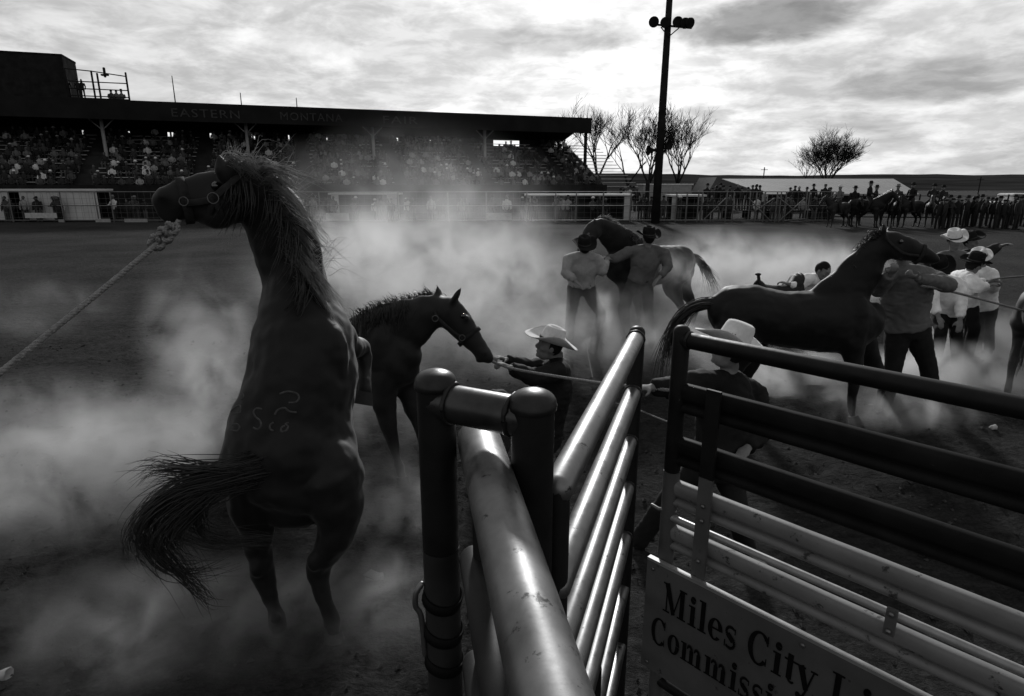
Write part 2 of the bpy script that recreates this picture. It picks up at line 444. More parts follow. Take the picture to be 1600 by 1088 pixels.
# raked bleachers: treads and pale bench boards, row by row; a sloped side wall closes the visible end
for r_ in range(NR):
    w = WF + (WB-WF)*(r_+.5)/NR; z = 1.8 + .34*r_
    m = MB(); m.box(GW((S0+S1-.2)/2, w, z-.05), (S1-S0-.4, (WB-WF)/NR-.02, .08), rz=atan2(GA.y, GA.x))
    m.box(GW((S0+S1-.2)/2, w+(WB-WF)/NR/2-.02, z+.12), (S1-S0-.4, .03, .26), rz=atan2(GA.y, GA.x))
    part(m, 'tread', M_stand, gs, False)
    # bench boards broken by the aisles
    aisles = [S0+3+k*7.6 for k in range(9)]
    segs = []; c0 = S0+.2
    for a in aisles:
        if a-.6 > c0: segs.append((c0, a-.6))
        c0 = a+.6
    if c0 < S1-.4: segs.append((c0, S1-.4))
    b = MB()
    for a0, a1 in segs: b.box(GW((a0+a1)/2, w+.12, z+.40), (a1-a0, .30, .05), rz=atan2(GA.y, GA.x))
    part(b, 'bench', M_bench, gs, False)
m = MB()
lo = [GW(S1-.15, WF, .0), GW(S1-.15, WB, .0), GW(S1-.15, WB, 1.8+.34*NR+.5), GW(S1-.15, WF, 2.2)]
m.v = lo + [p+GA*.12 for p in lo]
for q in ((0,1,2,3),(7,6,5,4),(0,4,5,1),(1,5,6,2),(2,6,7,3),(3,7,4,0)): m.face(list(q))
part(m, 'end_wall', mat('end_wall_boards', .07, .85, var=.4, scale=1), gs, False)
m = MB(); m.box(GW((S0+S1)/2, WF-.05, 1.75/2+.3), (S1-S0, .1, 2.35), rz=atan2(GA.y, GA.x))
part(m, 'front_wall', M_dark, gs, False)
for k in range(-1, 5):
    s = k*SPC if k < 4 else S1-.5
    m = MB(); m.tube([GW(s, -.2 if k < 4 else -2.0, 1.5), GW(s, -.2 if k < 4 else -2.0, ZF-.5)], .13 if k < 4 else .16, 8, cap='flat')
    for sg in (-1, 1): m.tube([GW(s, -.2, ZF-2.0), GW(s+sg*1.3, -.2, ZF-.75)], .05, 5) if k < 4 else 0
    part(m, 'roof_post', M_postw if k < 4 else M_dark, gs)
# painted words on the fascia
def flat_text(body, size, p0, ex, ez, extrude=.01):
    cu = bpy.data.curves.new('t', 'FONT'); cu.body = body; cu.size = size; cu.extrude = extrude; cu.resolution_u = 3; cu.space_character = 1.15
    o = bpy.data.objects.new('t', cu); COL.objects.link(o)
    dg = bpy.context.evaluated_depsgraph_get(); me = bpy.data.meshes.new_from_object(o.evaluated_get(dg), depsgraph=dg)
    bpy.data.objects.remove(o); bpy.data.curves.remove(cu)
    ey = ez.cross(ex)
    mt = Matrix(((ex.x, ez.x, -ey.x, p0.x), (ex.y, ez.y, -ey.y, p0.y), (ex.z, ez.z, -ey.z, p0.z), (0, 0, 0, 1)))
    me.transform(mt); return me
M_letter = mat('faded_letter_paint', .04, .8, var=.5, scale=3)
for wd, xa, xb, yy in (('EASTERN', 266, 374, 176), ('MONTANA', 437, 535, 184), ('FAIR', 597, 653, 191)):
    sa, za = GS(xa, yy, -2.34); sb, _ = GS(xb, yy, -2.34)
    me = flat_text(wd, 1.0, V((0, 0, 0)), V((1, 0, 0)), V((0, 0, 1)), .008)
    wdt = max(v.co.x for v in me.vertices); me.transform(Matrix.Diagonal(((sb-sa)/wdt, 1, .85, 1)))
    me.transform(Matrix.Translation(GW(sa, -2.34, ZF-1.05)) @ Matrix.Rotation(atan2(GA.y, GA.x), 4, 'Z'))
    me.transform(Matrix.Translation(-org_of(gs))); me.materials.clear()
    put('lettering', me, M_letter, roof, False, None, 'painted word '+wd)
# press box and camera deck on the roof
sb0, _ = GS(5, 100, -1.5); sb1, _ = GS(97, 100, -1.5); zp = GS(50, 84, -1.5)[1]
m = MB(); m.box(GW((sb0+sb1)/2-1, .3, (zp+ZF)/2-.3), (sb1-sb0+2, 3.2, zp-ZF+.6), rz=atan2(GA.y, GA.x)); press = part(m, 'press_box', M_dark, gs, False)
m = MB(); m.box(GW((sb0+sb1)/2-1, .3, zp+.06), (sb1-sb0+2.05, 3.25, .12), rz=atan2(GA.y, GA.x)); part(m, 'press_box_roof', M_roof, press, False)
sd1, _ = GS(199, 130, -1.5); zr = GS(150, 119, -1.5)[1]
m = MB(); m.box(GW((sb1+sd1)/2, -.6, ZF+.05), (sd1-sb1, 2.4, .12), rz=atan2(GA.y, GA.x)); deck = part(m, 'camera_deck', M_dark, gs, False)
sm = GS(146, 130, -1.5)[0]
for s, h in ((sb1+.1, zr+.35), (sm, zr+.3), (sm+.35, zr+.15), (sd1, zr+.3)):
    m = MB(); m.tube([GW(s, -1.6, ZF), GW(s, -1.6, h)], .07, 5); part(m, 'rail_post', M_dark, deck)
for k in range(4):
    m = MB(); z = ZF+.25+(zr-ZF-.2)*(k/3); m.tube([GW(sb1, -1.6, z+.35*(k == 3)), GW(sm, -1.6, z+.25*(k == 3)), GW(sd1, -1.6, z)], .04, 5); part(m, 'rail', M_dark, deck)
m = MB(); q = GW(GS(165, 125, -1.5)[0], -1.5, zr); m.box(q+V((0, 0, .1)), (.5, .2, .12)).tube([q, q+V((0, 0, .55))], .1, 6); part(m, 'spotlight', M_dark, deck)

# ================================================================== PERIMETER FENCE
FY = 41.0
M_wire = mat('galvanised_fence_pipe', .13, .6, metal=.3, var=.3, scale=2)
fx0, fx1 = P(-60, 346, FY).x, P(1300, 346, FY).x
fence = thing('arena_fence', ((fx0+fx1)/2, FY, 0), 'tall wire and pipe arena fence running below the grandstand', 'fence')
zt_f = P(400, 303, FY).z+.12
postx = [-46, 18, 98, 152, 176, 262, 340, 420, 500, 623, 700, 760, 823, 868, 900, 942, 985, 1027, 1056, 1072, 1090, 1096, 1134, 1145, 1170, 1180, 1193, 1212, 1218, 1226, 1258, 1262, 1296]
for px in postx:
    x = P(px, 330, FY).x; m = MB(); m.tube([(x, FY, -.1), (x, FY, zt_f)], .045, 6); part(m, 'post', M_wire, fence)
for z in (zt_f, 1.05, .12):
    m = MB(); m.tube([(fx0, FY, z), (fx1, FY, z)], .03, 6)
    part(m, 'rail', M_wire, fence)
for a, b in (((1098, 345), (1134, 310)), ((1170, 310), (1203, 345)), ((1180, 330), (1210, 310)), ((1218, 310), (1240, 328)), ((1218, 345), (1258, 310)), ((1258, 342), (1226, 345))):
    m = MB(); m.tube([P(*a, FY-.05), P(*b, FY-.05)], .04, 5); part(m, 'brace', M_wire, fence)
# wire mesh: thin real wires between the posts
m = MB()
for i in range(int((fx1-fx0)/.42)):
    x = fx0+i*.42; m.tube([(x, FY+.03, .1), (x, FY+.03, zt_f)], .006, 3, cap=None)
for k in range(5): m.tube([(fx0, FY+.03, .3+k*.3), (fx1, FY+.03, .3+k*.3)], .006, 3, cap=None)
w_ = part(m, 'wire_mesh', M_wire, fence); w_['kind'] = 'stuff'
# low boards along the foot of the fence
for px0, px1, y0, y1, g in ((40, 88, 333, 341, .35), (92, 100, 343, 348, .2), (150, 172, 342, 348, .25), (195, 230, 342, 348, .22), (510, 545, 333, 345, .3), (760, 800, 333, 344, .25), (420, 470, 336, 345, .15)):
    a, b = P(px0, y1, FY-.12), P(px1, y0, FY-.12)
    m = MB(); m.box(((a.x+b.x)/2, FY-.12, (a.z+b.z)/2), (b.x-a.x, .04, b.z-a.z)); part(m, 'kick_board', mat('kick_board_%d' % int(g*100), g, .8), fence, False)
# pale booths and dugouts against the stand, behind the wire
def booth(px0, px1, py0, py1, Y, label, openx=()):
    a, b = P(px0, py1, Y), P(px1, py0, Y); z1 = b.z
    t = thing('booth', ((a.x+b.x)/2, Y, 0), label, 'booth', 'booths behind the arena fence')
    m = MB(); xs_ = [a.x]+[P(q, 320, Y).x for q in openx]+[b.x]
    for i in range(0, len(xs_)-1):
        if i % 2 == 0:
            n_ = max(1, int((xs_[i+1]-xs_[i])/.5)); st = (xs_[i+1]-xs_[i])/n_
            for k in range(n_):
                q = MB(); q.box((xs_[i]+st*(k+.5), Y, z1/2), (st-.02, .05, z1-.15)); part(q, 'board', M_white, t, False)
    m.box(((a.x+b.x)/2, Y+.7, z1), (b.x-a.x+.3, 1.7, .12)); part(m, 'roof', M_white, t, False)
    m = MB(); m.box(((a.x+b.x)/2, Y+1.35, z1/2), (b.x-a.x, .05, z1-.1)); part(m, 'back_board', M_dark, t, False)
    return t
booth(-60, 150, 297, 347, FY+.7, 'long whitewashed plank booth behind the wire at the dark-roofed end', (17, 33))
booth(520, 620, 303, 345, FY+1.6, 'pale open-fronted booth behind the fence in the drifting dust', (530, 605))
booth(823, 985, 305, 343, FY+1.6, 'long pale open-fronted shelter behind the fence near the light pole', (830, 866, 872, 975))
booth(1048, 1100, 306, 343, FY+1.5, 'small white ticket booth behind the fence beside the light pole', (1056, 1096))

# ================================================================== SHED, TREES, LIGHT POLE
def shed():
    Yb = 56
    e0, e1 = P(1196, 302, Yb), P(1436, 304, Yb); r0, r1 = P(1128, 277, Yb+9), P(1396, 282, Yb+9)
    zl = (e0.z+e1.z)/2; zr_ = (r0.z+r1.z)/2
    t = thing('cattle_shed', ((e0.x+e1.x)/2, Yb, 0), 'long low shed with a pale sheet metal roof beyond the arena', 'shed')
    m = MB()
    a, b, c, d = V((e0.x, Yb, zl)), V((e1.x, Yb, zl)), V((r1.x, Yb+9, zr_)), V((r0.x, Yb+9, zr_))
    ns = 34; ex = (b-a)/ns; ex2 = (c-d)/ns
    for i in range(ns):
        q = MB(); p0, p1, p2, p3 = a+ex*i, a+ex*(i+.97), d+ex2*(i+.97), d+ex2*i
        q.v = [p0, p1, p2, p3]+[k-V((0, 0, .06)) for k in (p0, p1, p2, p3)]
        for f in ((0,1,2,3),(7,6,5,4),(0,4,5,1),(1,5,6,2),(2,6,7,3),(3,7,4,0)): q.face(list(f))
        part(q, 'roof_sheet', mat('shed_roof_metal', .2, .55, metal=.3, var=.15, scale=.5), t, False)
    m.box(((a.x+b.x)/2, Yb+.5, zl/2-.1), (b.x-a.x-1, .2, zl)); part(m, 'wall', M_dark, t, False)
    g = MB(); ga, gb, gc = P(1107, 300, Yb+3), P(1146, 300, Yb+3), P(1120, 277, Yb+3)
    g.v = [V((ga.x, Yb+3, 0)), V((gb.x, Yb+3, 0)), gb, gc, ga]; g.v += [p+V((0, 5.5, 0)) for p in g.v]
    g.face([0,1,2,3,4]); g.face([9,8,7,6,5])
    for i in range(5): g.face([i, i+5, (i+1) % 5+5, (i+1) % 5])
    part(g, 'gable', mat('shed_gable_boards', .08, .8), t, False)
shed()
M_bark = mat('bare_bark', .02, .9, var=.4, scale=3)
def bare_tree(px, pyb, pyt, Y, wid, seed, label, lean=0, forks=3, dense=1.0):
    rnd = random.Random(seed)
    base = P(px, pyb, Y); base.z = 0; top = P(px, pyt, Y).z
    t = thing('bare_tree', base, label, 'tree', 'bare trees beyond the arena')
    tr, crn = MB(), MB()
    def grow(p, d, l, r, lev, mbx):
        n_ = 4; pts, rd = [p], [r]
        q = p.copy(); dd = d.copy()
        for i in range(n_):
            dd = (dd + V((rnd.uniform(-1, 1), rnd.uniform(-1, 1), rnd.uniform(-.2, .5)))*.17).normalized()
            q = q + dd*(l/n_); pts.append(q); rd.append(r*(1-.55*(i+1)/n_))
        mbx.tube(pts, rd, 6 if lev < 2 else 3, cap='flat' if lev < 2 else None)
        if lev >= 5: return
        nb = rnd.randint(3, 4) if lev < 4 else rnd.randint(2, 3)
        for k in range(int(nb*dense+.5)):
            tt = rnd.uniform(.35, 1); ii = min(n_-1, int(tt*n_)); bp = pts[ii].lerp(pts[ii+1], tt*n_-ii)
            an = rnd.uniform(0, 2*pi); sp_ = rnd.uniform(.4, .95)
            nd = (dd + V((cos(an)*sp_*wid, sin(an)*sp_*wid, rnd.uniform(-.1, .35)))).normalized()
            grow(bp, nd, l*rnd.uniform(.55, .82), max(rd[ii]*.62, .019), lev+1, crn)
    H = top
    r0 = max(.16, H*.022)
    tp = [base-V((0, 0, .3)), base+V((lean*.3, 0, H*.13)), base+V((lean*.6, .1, H*.26))]
    tr.tube(tp, [r0*1.3, r0, r0*.85], 8, cap='flat')
    for k in range(forks):
        an = 2*pi*k/forks+rnd.uniform(-.4, .4)
        grow(tp[2]-V((0, 0, .2)), V((cos(an)*.5*wid+lean*.1, sin(an)*.4, 1)).normalized(), H*.42, r0*.66, 1, crn)
    part(tr, 'trunk', M_bark, t); part(crn, 'crown', M_bark, t)
bare_tree(930, 290, 176, 88, .8, 11, 'bare tree just past the end of the grandstand roof', .4, 3, 1.3)
bare_tree(965, 290, 200, 84, .9, 5, 'slender bare tree leaning out beside the grandstand end wall', 2.2, 2)
bare_tree(1020, 292, 190, 80, .7, 8, 'tall bare tree close behind the light pole', -.8, 4, 1.3)
bare_tree(1052, 292, 196, 84, .8, 21, 'bushy bare tree on the open side of the light pole', .9, 4, 1.3)
bare_tree(1292, 283, 222, 105, 1.0, 2, 'broad bare cottonwood standing alone above the shed roof', 0, 7, 1.45)
bare_tree(1262, 283, 240, 112, 1.1, 14, 'smaller bare tree beside the lone cottonwood behind the shed', 0, 3)
bare_tree(862, 270, 205, 95, .8, 31, 'bare tree seen through the open end of the grandstand', 0, 3)
def light_pole():
    Y = 39.5; b = P(1024, 344, Y); b.z = 0; tp = P(1047, -14, Y)
    t = thing('light_pole', b, 'tall leaning wooden pole carrying floodlights and horn loudspeakers', 'pole')
    ax = tp-b
    m = MB(); m.tube([b-ax*.02, b+ax*.5, tp], [.27, .23, .18], 10, cap='flat'); part(m, 'pole', M_dark, t)
    def on(py): 
        k = (P(1030, py, Y).z)/ax.z; return b+ax*k
    c = on(42); m = MB(); m.tube([P(1018, 38, Y-.2), P(1080, 44, Y-.2)], .06, 6)
    m.tube([P(1033, 43, Y-.2), on(58)+V((0, -.2, 0))], .035, 5).tube([P(1061, 44, Y-.2), on(60)+V((0, -.2, 0))], .035, 5); part(m, 'crossarm', M_dark, t)
    for px, py, dx in ((1022, 34, -.3), (1039, 35, 0), (1058, 34, .1), (1069, 36, .2), (1076, 36, .5)):
        q = P(px, py, Y-.25); ax3 = V((dx, -1, -.35)).normalized(); s_ = V((1, 0, 0)); s_ = (s_-ax3*s_.dot(ax3)).normalized(); u_ = ax3.cross(s_)
        m = MB(); m.lathe(q-ax3*.25, [(.06, -.1), (.1, 0), (.2, .1), (.29, .3), (.30, .42), (.26, .42)], 14, (s_, u_, ax3)); f = part(m, 'floodlight', M_dark, t)
        m = MB(); m.lathe(q-ax3*.25, [(.255, .39), (.25, .40)], 14, (s_, u_, ax3)); part(m, 'lens', mat('lamp_glass', .05, .1, spec=.6), f)
    for px, py, d3 in ((1043, 226, V((.6, -.75, -.1))), (1017, 235, V((-.95, -.25, -.05)))):
        q = P(px, py, Y-.1); d3.normalize(); s_ = V((0, 0, 1)); s_ = (s_-d3*s_.dot(d3)).normalized(); u_ = d3.cross(s_)
        m = MB(); m.lathe(q-d3*.35, [(.12, -.2), (.13, 0), (.08, .05), (.1, .2), (.2, .42), (.31, .52), (.29, .52), (.1, .3)], 14, (s_, u_, d3))
        m.tube([q-d3*.3, on(py)], .05, 5); part(m, 'horn_speaker', M_dark, t)
light_pole()
m = MB(); b = P(1009, 345, 43); m.tube([(b.x, 43, -.2), (b.x, 43, P(1009, 282, 43).z)], [.16, .14], 8, cap='flat')
tag(m.build('wooden_post', M_dark), 'short dark wooden post behind the fence, nearest the light pole', 'post')
for px, py, Y in ((1192, 262, 150), (1531, 292, 150)):
    m = MB(); b = P(px, 288, Y); z = P(px, py, Y).z; m.tube([(b.x, Y, 0), (b.x, Y, max(z, 4))], .12, 5)
    m.box((b.x, Y, max(z, 4)-.5), (1.6, .1, .12))
    tag(m.build('utility_pole', M_dark), 'thin far utility pole beyond the shed roof' if px < 1300 else 'thin far utility pole against the dark hills', 'pole', 'far utility poles')
# parked stock trailer behind the fence, near the light pole
def trailer():
    Y = 47; a, b = P(1000, 310, Y), P(1075, 289, Y)
    t = thing('stock_trailer', ((a.x+b.x)/2, Y, 0), 'pale grey stock trailer parked behind the light pole', 'trailer')
    m = MB(); m.box(((a.x+b.x)/2, Y, (b.z+.6)/2), (b.x-a.x, 2, b.z-.6)); part(m, 'body', mat('trailer_paint', .22, .5), t, False)
    m = MB(); m.box(((a.x+b.x)/2, Y, b.z+.04), (b.x-a.x+.2, 2.1, .08)); part(m, 'roof', mat('trailer_roof', .5, .5), t, False)
    for k in range(2):
        m = MB(); m.lathe(((a.x+b.x)/2-.5+k*1.0, Y-.9, .38), [(.2, -.1), (.36, -.1), (.38, -.06), (.38, .06), (.36, .1), (.2, .1)], 16, (V((1, 0, 0)), V((0, 0, 1)), V((0, -1, 0)))); part(m, 'wheel', M_dark, t)
trailer()
# ================================================================== PIPE GATES AND POSTS IN FRONT
M_galv = mat('galvanised_pipe', .165, .38, metal=.85, var=.25, scale=9, wear=(.03, .61, 22), bump=.008, bscale=60)
M_rail = mat('worn_steel_pipe', .155, .40, metal=.9, var=.45, scale=9, wear=(.035, .60, 26), bump=.008, bscale=120)
M_blk = mat('black_painted_pipe', .007, .5, var=.5, scale=8, spec=.16, wear=(.06, .68, 22), bump=.01, bscale=50)
M_grey = mat('grey_painted_pipe', .065, .6, var=.3, scale=6, spec=.4, wear=(.03, .62, 18), bump=.02, bscale=40)  # paler tone of the lit lower pipes, put into the colour
M_galvd = mat('dull_flat_rail', .011, .45, var=.4, scale=7, wear=(.08, .70, 20))
M_greyd = mat('dark_grey_pipe', .018, .6, var=.5, scale=7, spec=.15, wear=(.07, .66, 18), bump=.02, bscale=40)
def pipe(p, q, r, n=20): return MB().tube([p, p.lerp(q, .33), p.lerp(q, .67), q], r, n)
def xy(a, b, s, z): return V((a[0]+(b[0]-a[0])*s, a[1]+(b[1]-a[1])*s, z))
# --- hinge frame: two capped posts joined by a short crossbar
PL, PR = V((-.142, 1.085, 0)), V((.036, 1.0, 0))
hf = thing('gate_post_frame', ((PL.x+PR.x)/2, (PL.y+PR.y)/2, 0), 'pair of thick dome-capped steel posts joined by a short crossbar', 'post')
def capped_post(p, top, r, split, lowmat):
    a = MB(); a.tube([V((p.x, p.y, split)), V((p.x, p.y, top-.03))], r, 28, cap='flat'); o = part(a, 'post', M_blk, hf); crisp(o)
    b = MB(); b.tube([V((p.x, p.y, -.2)), V((p.x, p.y, split-.002))], r*1.01, 28, cap='flat'); crisp(part(b, 'post', lowmat, hf, label='worn lower half of the post'))
    c = MB(); prof = [(r*1.0, -.032), (r*1.1, -.03), (r*1.12, -.022), (r*1.07, -.018)]
    for k in range(1, 9):
        th = pi/2*k/9; prof.append((r*1.06*cos(th), -.016+r*.58*sin(th)))
    prof.append((.0005, -.016+r*.582))
    c.lathe(V((p.x, p.y, top)), prof, 32); part(c, 'domed_cap', M_blk2, o)
M_blk2 = mat('dark_cap_steel', .03, .32, metal=.6, var=.3, scale=20, bump=.008, bscale=80)
capped_post(PL, 2.065, .036, 1.70, M_greyd); capped_post(PR, 2.055, .038, 1.30, M_blk)  # left post: light on its lower half is put into a greyer colour
zc = 2.008
crisp(part(pipe(PL+V((0, 0, zc)), PR+V((0, 0, zc-.002)), .036), 'crossbar', mat('crossbar_steel', .05, .30, metal=.75, var=.4, scale=14, bump=.008, bscale=60), hf))
for k, z in enumerate((1.585, 1.505, 1.43)):   # rail shadows on the left post, shaped as dark bands
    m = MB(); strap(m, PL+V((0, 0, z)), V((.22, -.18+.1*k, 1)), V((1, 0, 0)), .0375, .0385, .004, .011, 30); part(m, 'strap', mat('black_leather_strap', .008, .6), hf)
m = MB(); q = PL+V((-.040, -.008, 1.57)); m.tube([q+V((0, 0, .05)), q+V((-.012, -.004, .03)), q+V((-.014, -.004, 0)), q+V((-.004, -.003, -.025)), q+V((0, 0, -.12))], .006, 8, 3); part(m, 'hook', M_galv, hf)
def weld(p, axis, r, parent, mtl):
    """a lumpy weld bead where one pipe meets another"""
    ax = V(axis).normalized(); s_ = ax.cross(V((0, 0, 1))); s_ = s_.normalized() if s_.length > .01 else V((1, 0, 0)); u_ = ax.cross(s_); rr = random.Random(int(p[0]*999+p[2]*777))
    pts = [V(p)+s_*(r*cos(2*pi*i/26))+u_*(r*sin(2*pi*i/26))+ax*rr.uniform(-.0015, .0015) for i in range(27)]
    m = MB(); m.tube(pts, [rr.uniform(.0035, .0062) for i in range(27)], 6, cap=None); part(m, 'weld_bead', mtl, parent)
dcb = (PR-PL).normalized()
weld(PL+dcb*.036+V((0, 0, zc)), dcb, .037, hf, M_blk2); weld(PR-dcb*.038+V((0, 0, zc)), dcb, .037, hf, M_blk2)
# --- near fence panel: fat top rail running back to the camera, more rails below
A0, A1 = (-.050, 1.04), (.030, .585)
nf = thing('near_fence_panel', (0, .6, 0), 'thick shiny steel rail running up to the capped posts, rails stacked below', 'fence')
zr0 = 1.90
part(pipe(xy(A0, A1, -.2, zr0+.012), xy(A0, A1, 2.0, zr0-.03), .043, 32), 'top_rail', M_rail, nf)
for k, z in enumerate((1.70, 1.46, 1.22, .98, .72, .45)):
    part(pipe(xy(A0, A1, 0, z)+V((-.022, 0, 0)), xy(A0, A1, 2.0, z)+V((-.022, 0, 0)), .030, 16), 'rail', M_greyd if k < 2 else M_blk, nf)
for s in (.06, 1.95):
    part(pipe(xy(A0, A1, s, -.1), xy(A0, A1, s, zr0-.02), .028, 14), 'upright', M_blk, nf)
# --- open gate swinging away from the right post
B0, B1 = (.085, 1.04), (.463, 2.215)
og = thing('open_pipe_gate', V(((B0[0]+B1[0])/2, (B0[1]+B1[1])/2, 0)), 'open steel pipe gate swung out into the arena, bright along its rails', 'gate')
ZR = (1.85, 1.64, 1.445, 1.25, 1.03, .78, .5, .22)
for k, z in enumerate(ZR):
    part(pipe(xy(B0, B1, 0, z), xy(B0, B1, 1, z), .030 if k < 2 else .026, 20), 'rail', M_galv, og)
m = MB(); p = xy(B0, B1, 1.005, 0); m.tube([p+V((0, 0, .1)), p+V((0, 0, 1.87))], .030, 20); part(m, 'end_post', M_blk, og)
for k, z in enumerate(ZR[:5]): weld(xy(B0, B1, .975, z), V((B1[0]-B0[0], B1[1]-B0[1], 0)), (.030 if k < 2 else .026)+.001, og, M_blk2)
m = MB(); p = xy(B0, B1, 0, 0); m.tube([p+V((0, 0, .1)), p+V((0, 0, 1.85))], .024, 16); part(m, 'hinge_post', M_blk, og)
for s in (.42,):
    m = MB(); p = xy(B0, B1, s, 0); m.beam(p+V((0, 0, .22)), p+V((0, 0, 1.0)), .012, .05, up=V((1, 0, 0))); part(m, 'stiffener', M_blk, og, False)
# --- big gate on the right with the sponsor board
C0, C1 = (.623, 2.19), (1.32, 1.45)
LEN = 2.35
cd = (V((C1[0], C1[1], 0))-V((C0[0], C0[1], 0))); cl = cd.length; cd = cd/cl; cn = V((cd.y, -cd.x, 0))
if cn.y > 0: cn = -cn
def CG(s, z, off=0): return V((C0[0], C0[1], z)) + cd*s + cn*off
bg_ = thing('board_gate', CG(1.0, 0), 'dark pipe gate with flat lower rails and a lettered board hung on it', 'gate')
part(pipe(CG(0, 1.85), CG(LEN, 1.85), .030, 24), 'top_rail', M_blk, bg_); weld(CG(.033, 1.85), cd, .031, bg_, M_blk2)
m = MB(); m.tube([CG(0, 1.325), CG(0, 1.88)], .031, 24); part(m, 'end_post', M_blk, bg_)
m = MB(); m.tube([CG(0, .1), CG(0, 1.322)], .0315, 24, cap='flat'); crisp(part(m, 'end_post', M_grey, bg_, label='lower half of the gate post, its lit tone put into the colour'))  # light falling on the lower post is painted in as a paler grey
def wbeam(z, h, mtl, s0=.02, s1=LEN, off=0, nm='flat_rail', prof=None):
    """pressed steel rail: a broad rolled face, a crease and a narrow lower ridge, swept along the gate with slight dents"""
    P0 = prof or [(.50,-.012),(.49,.004),(.44,.014),(.34,.018),(.20,.018),(.06,.016),(-.05,.010),(-.10,-.004),(-.15,-.004),(-.20,.010),(-.28,.017),(-.38,.015),(-.46,.006),(-.50,-.010)]
    n = len(P0); m = MB(); ns = 40; rr = random.Random(int(z*1000))
    for k in range(ns+1):
        s = s0+(s1-s0)*k/ns; dz = .0016*noise.noise(V((s*5, z*9, 0))); do = .0025*noise.noise(V((s*4, z*7, 5)))
        for (a, o) in P0: m.v.append(CG(s, z+a*h+dz, off+o+do))
        for (a, o) in P0[::-1]: m.v.append(CG(s, z+a*h*.97+dz, off+o+do-.005))
    q = 2*n
    for k in range(ns):
        for i in range(q): m.face([k*q+i, k*q+(i+1) % q, (k+1)*q+(i+1) % q, (k+1)*q+i])
    m.face(list(range(q))[::-1]); m.face(list(range(ns*q, ns*q+q)))
    return crisp(part(m, nm, mtl, bg_), 60)
wbeam(1.625, .118, M_galvd); wbeam(1.41, .118, M_galvd)
M_panel = mat('pale_pressed_rail', .135, .5, var=.3, scale=5, wear=(.015, .59, 16), bump=.02, bscale=30, spec=.4)
wbeam(1.232, .112, M_panel, nm='pressed_rail'); wbeam(1.040, .108, M_panel, nm='pressed_rail')
part(pipe(CG(.02, 1.132, .01), CG(LEN, 1.132, .01), .0135, 14), 'thin_rail', mat('pale_thin_pipe', .3, .35, metal=.4, var=.25, scale=9, wear=(.05, .66, 20)), bg_)
for s, z0, z1, mt_ in ((.165, .93, 1.36, M_grey), (.165, 1.362, 1.70, M_blk), (.80, 1.075, 1.165, M_grey), (1.6, .93, 1.36, M_grey)):  # uprights split by height: painted-in lit tone below, black above
    m = MB(); m.beam(CG(s, z0, .035), CG(s, z1, .035), .055 if s < .7 else .03, .012, up=cn); part(m, 'upright_strap', mt_, bg_, False)
for s, z in ((.165, 1.19), (.165, 1.02), (.165, 1.25), (.80, 1.09), (.80, 1.15)):
    m = MB(); m.lathe(CG(s, z, .042), [(.009, 0), (.009, .005), (.005, .009)], 8, (cd, V((0, 0, 1)), cn)); part(m, 'bolt', M_galv, bg_)
for z in (.62, .35, .14): part(pipe(CG(0, z), CG(LEN, z), .026, 14), 'rail', M_blk, bg_)
m = MB(); m.tube([CG(LEN, .1), CG(LEN, 1.88)], .031, 16); part(m, 'end_post', M_blk, bg_)
m = MB(); m.tube([CG(.03, 1.155), CG(-.03, 1.155, .03), CG(-.06, 1.16, .03)], .008, 8); part(m, 'latch_pin', M_galv, bg_)
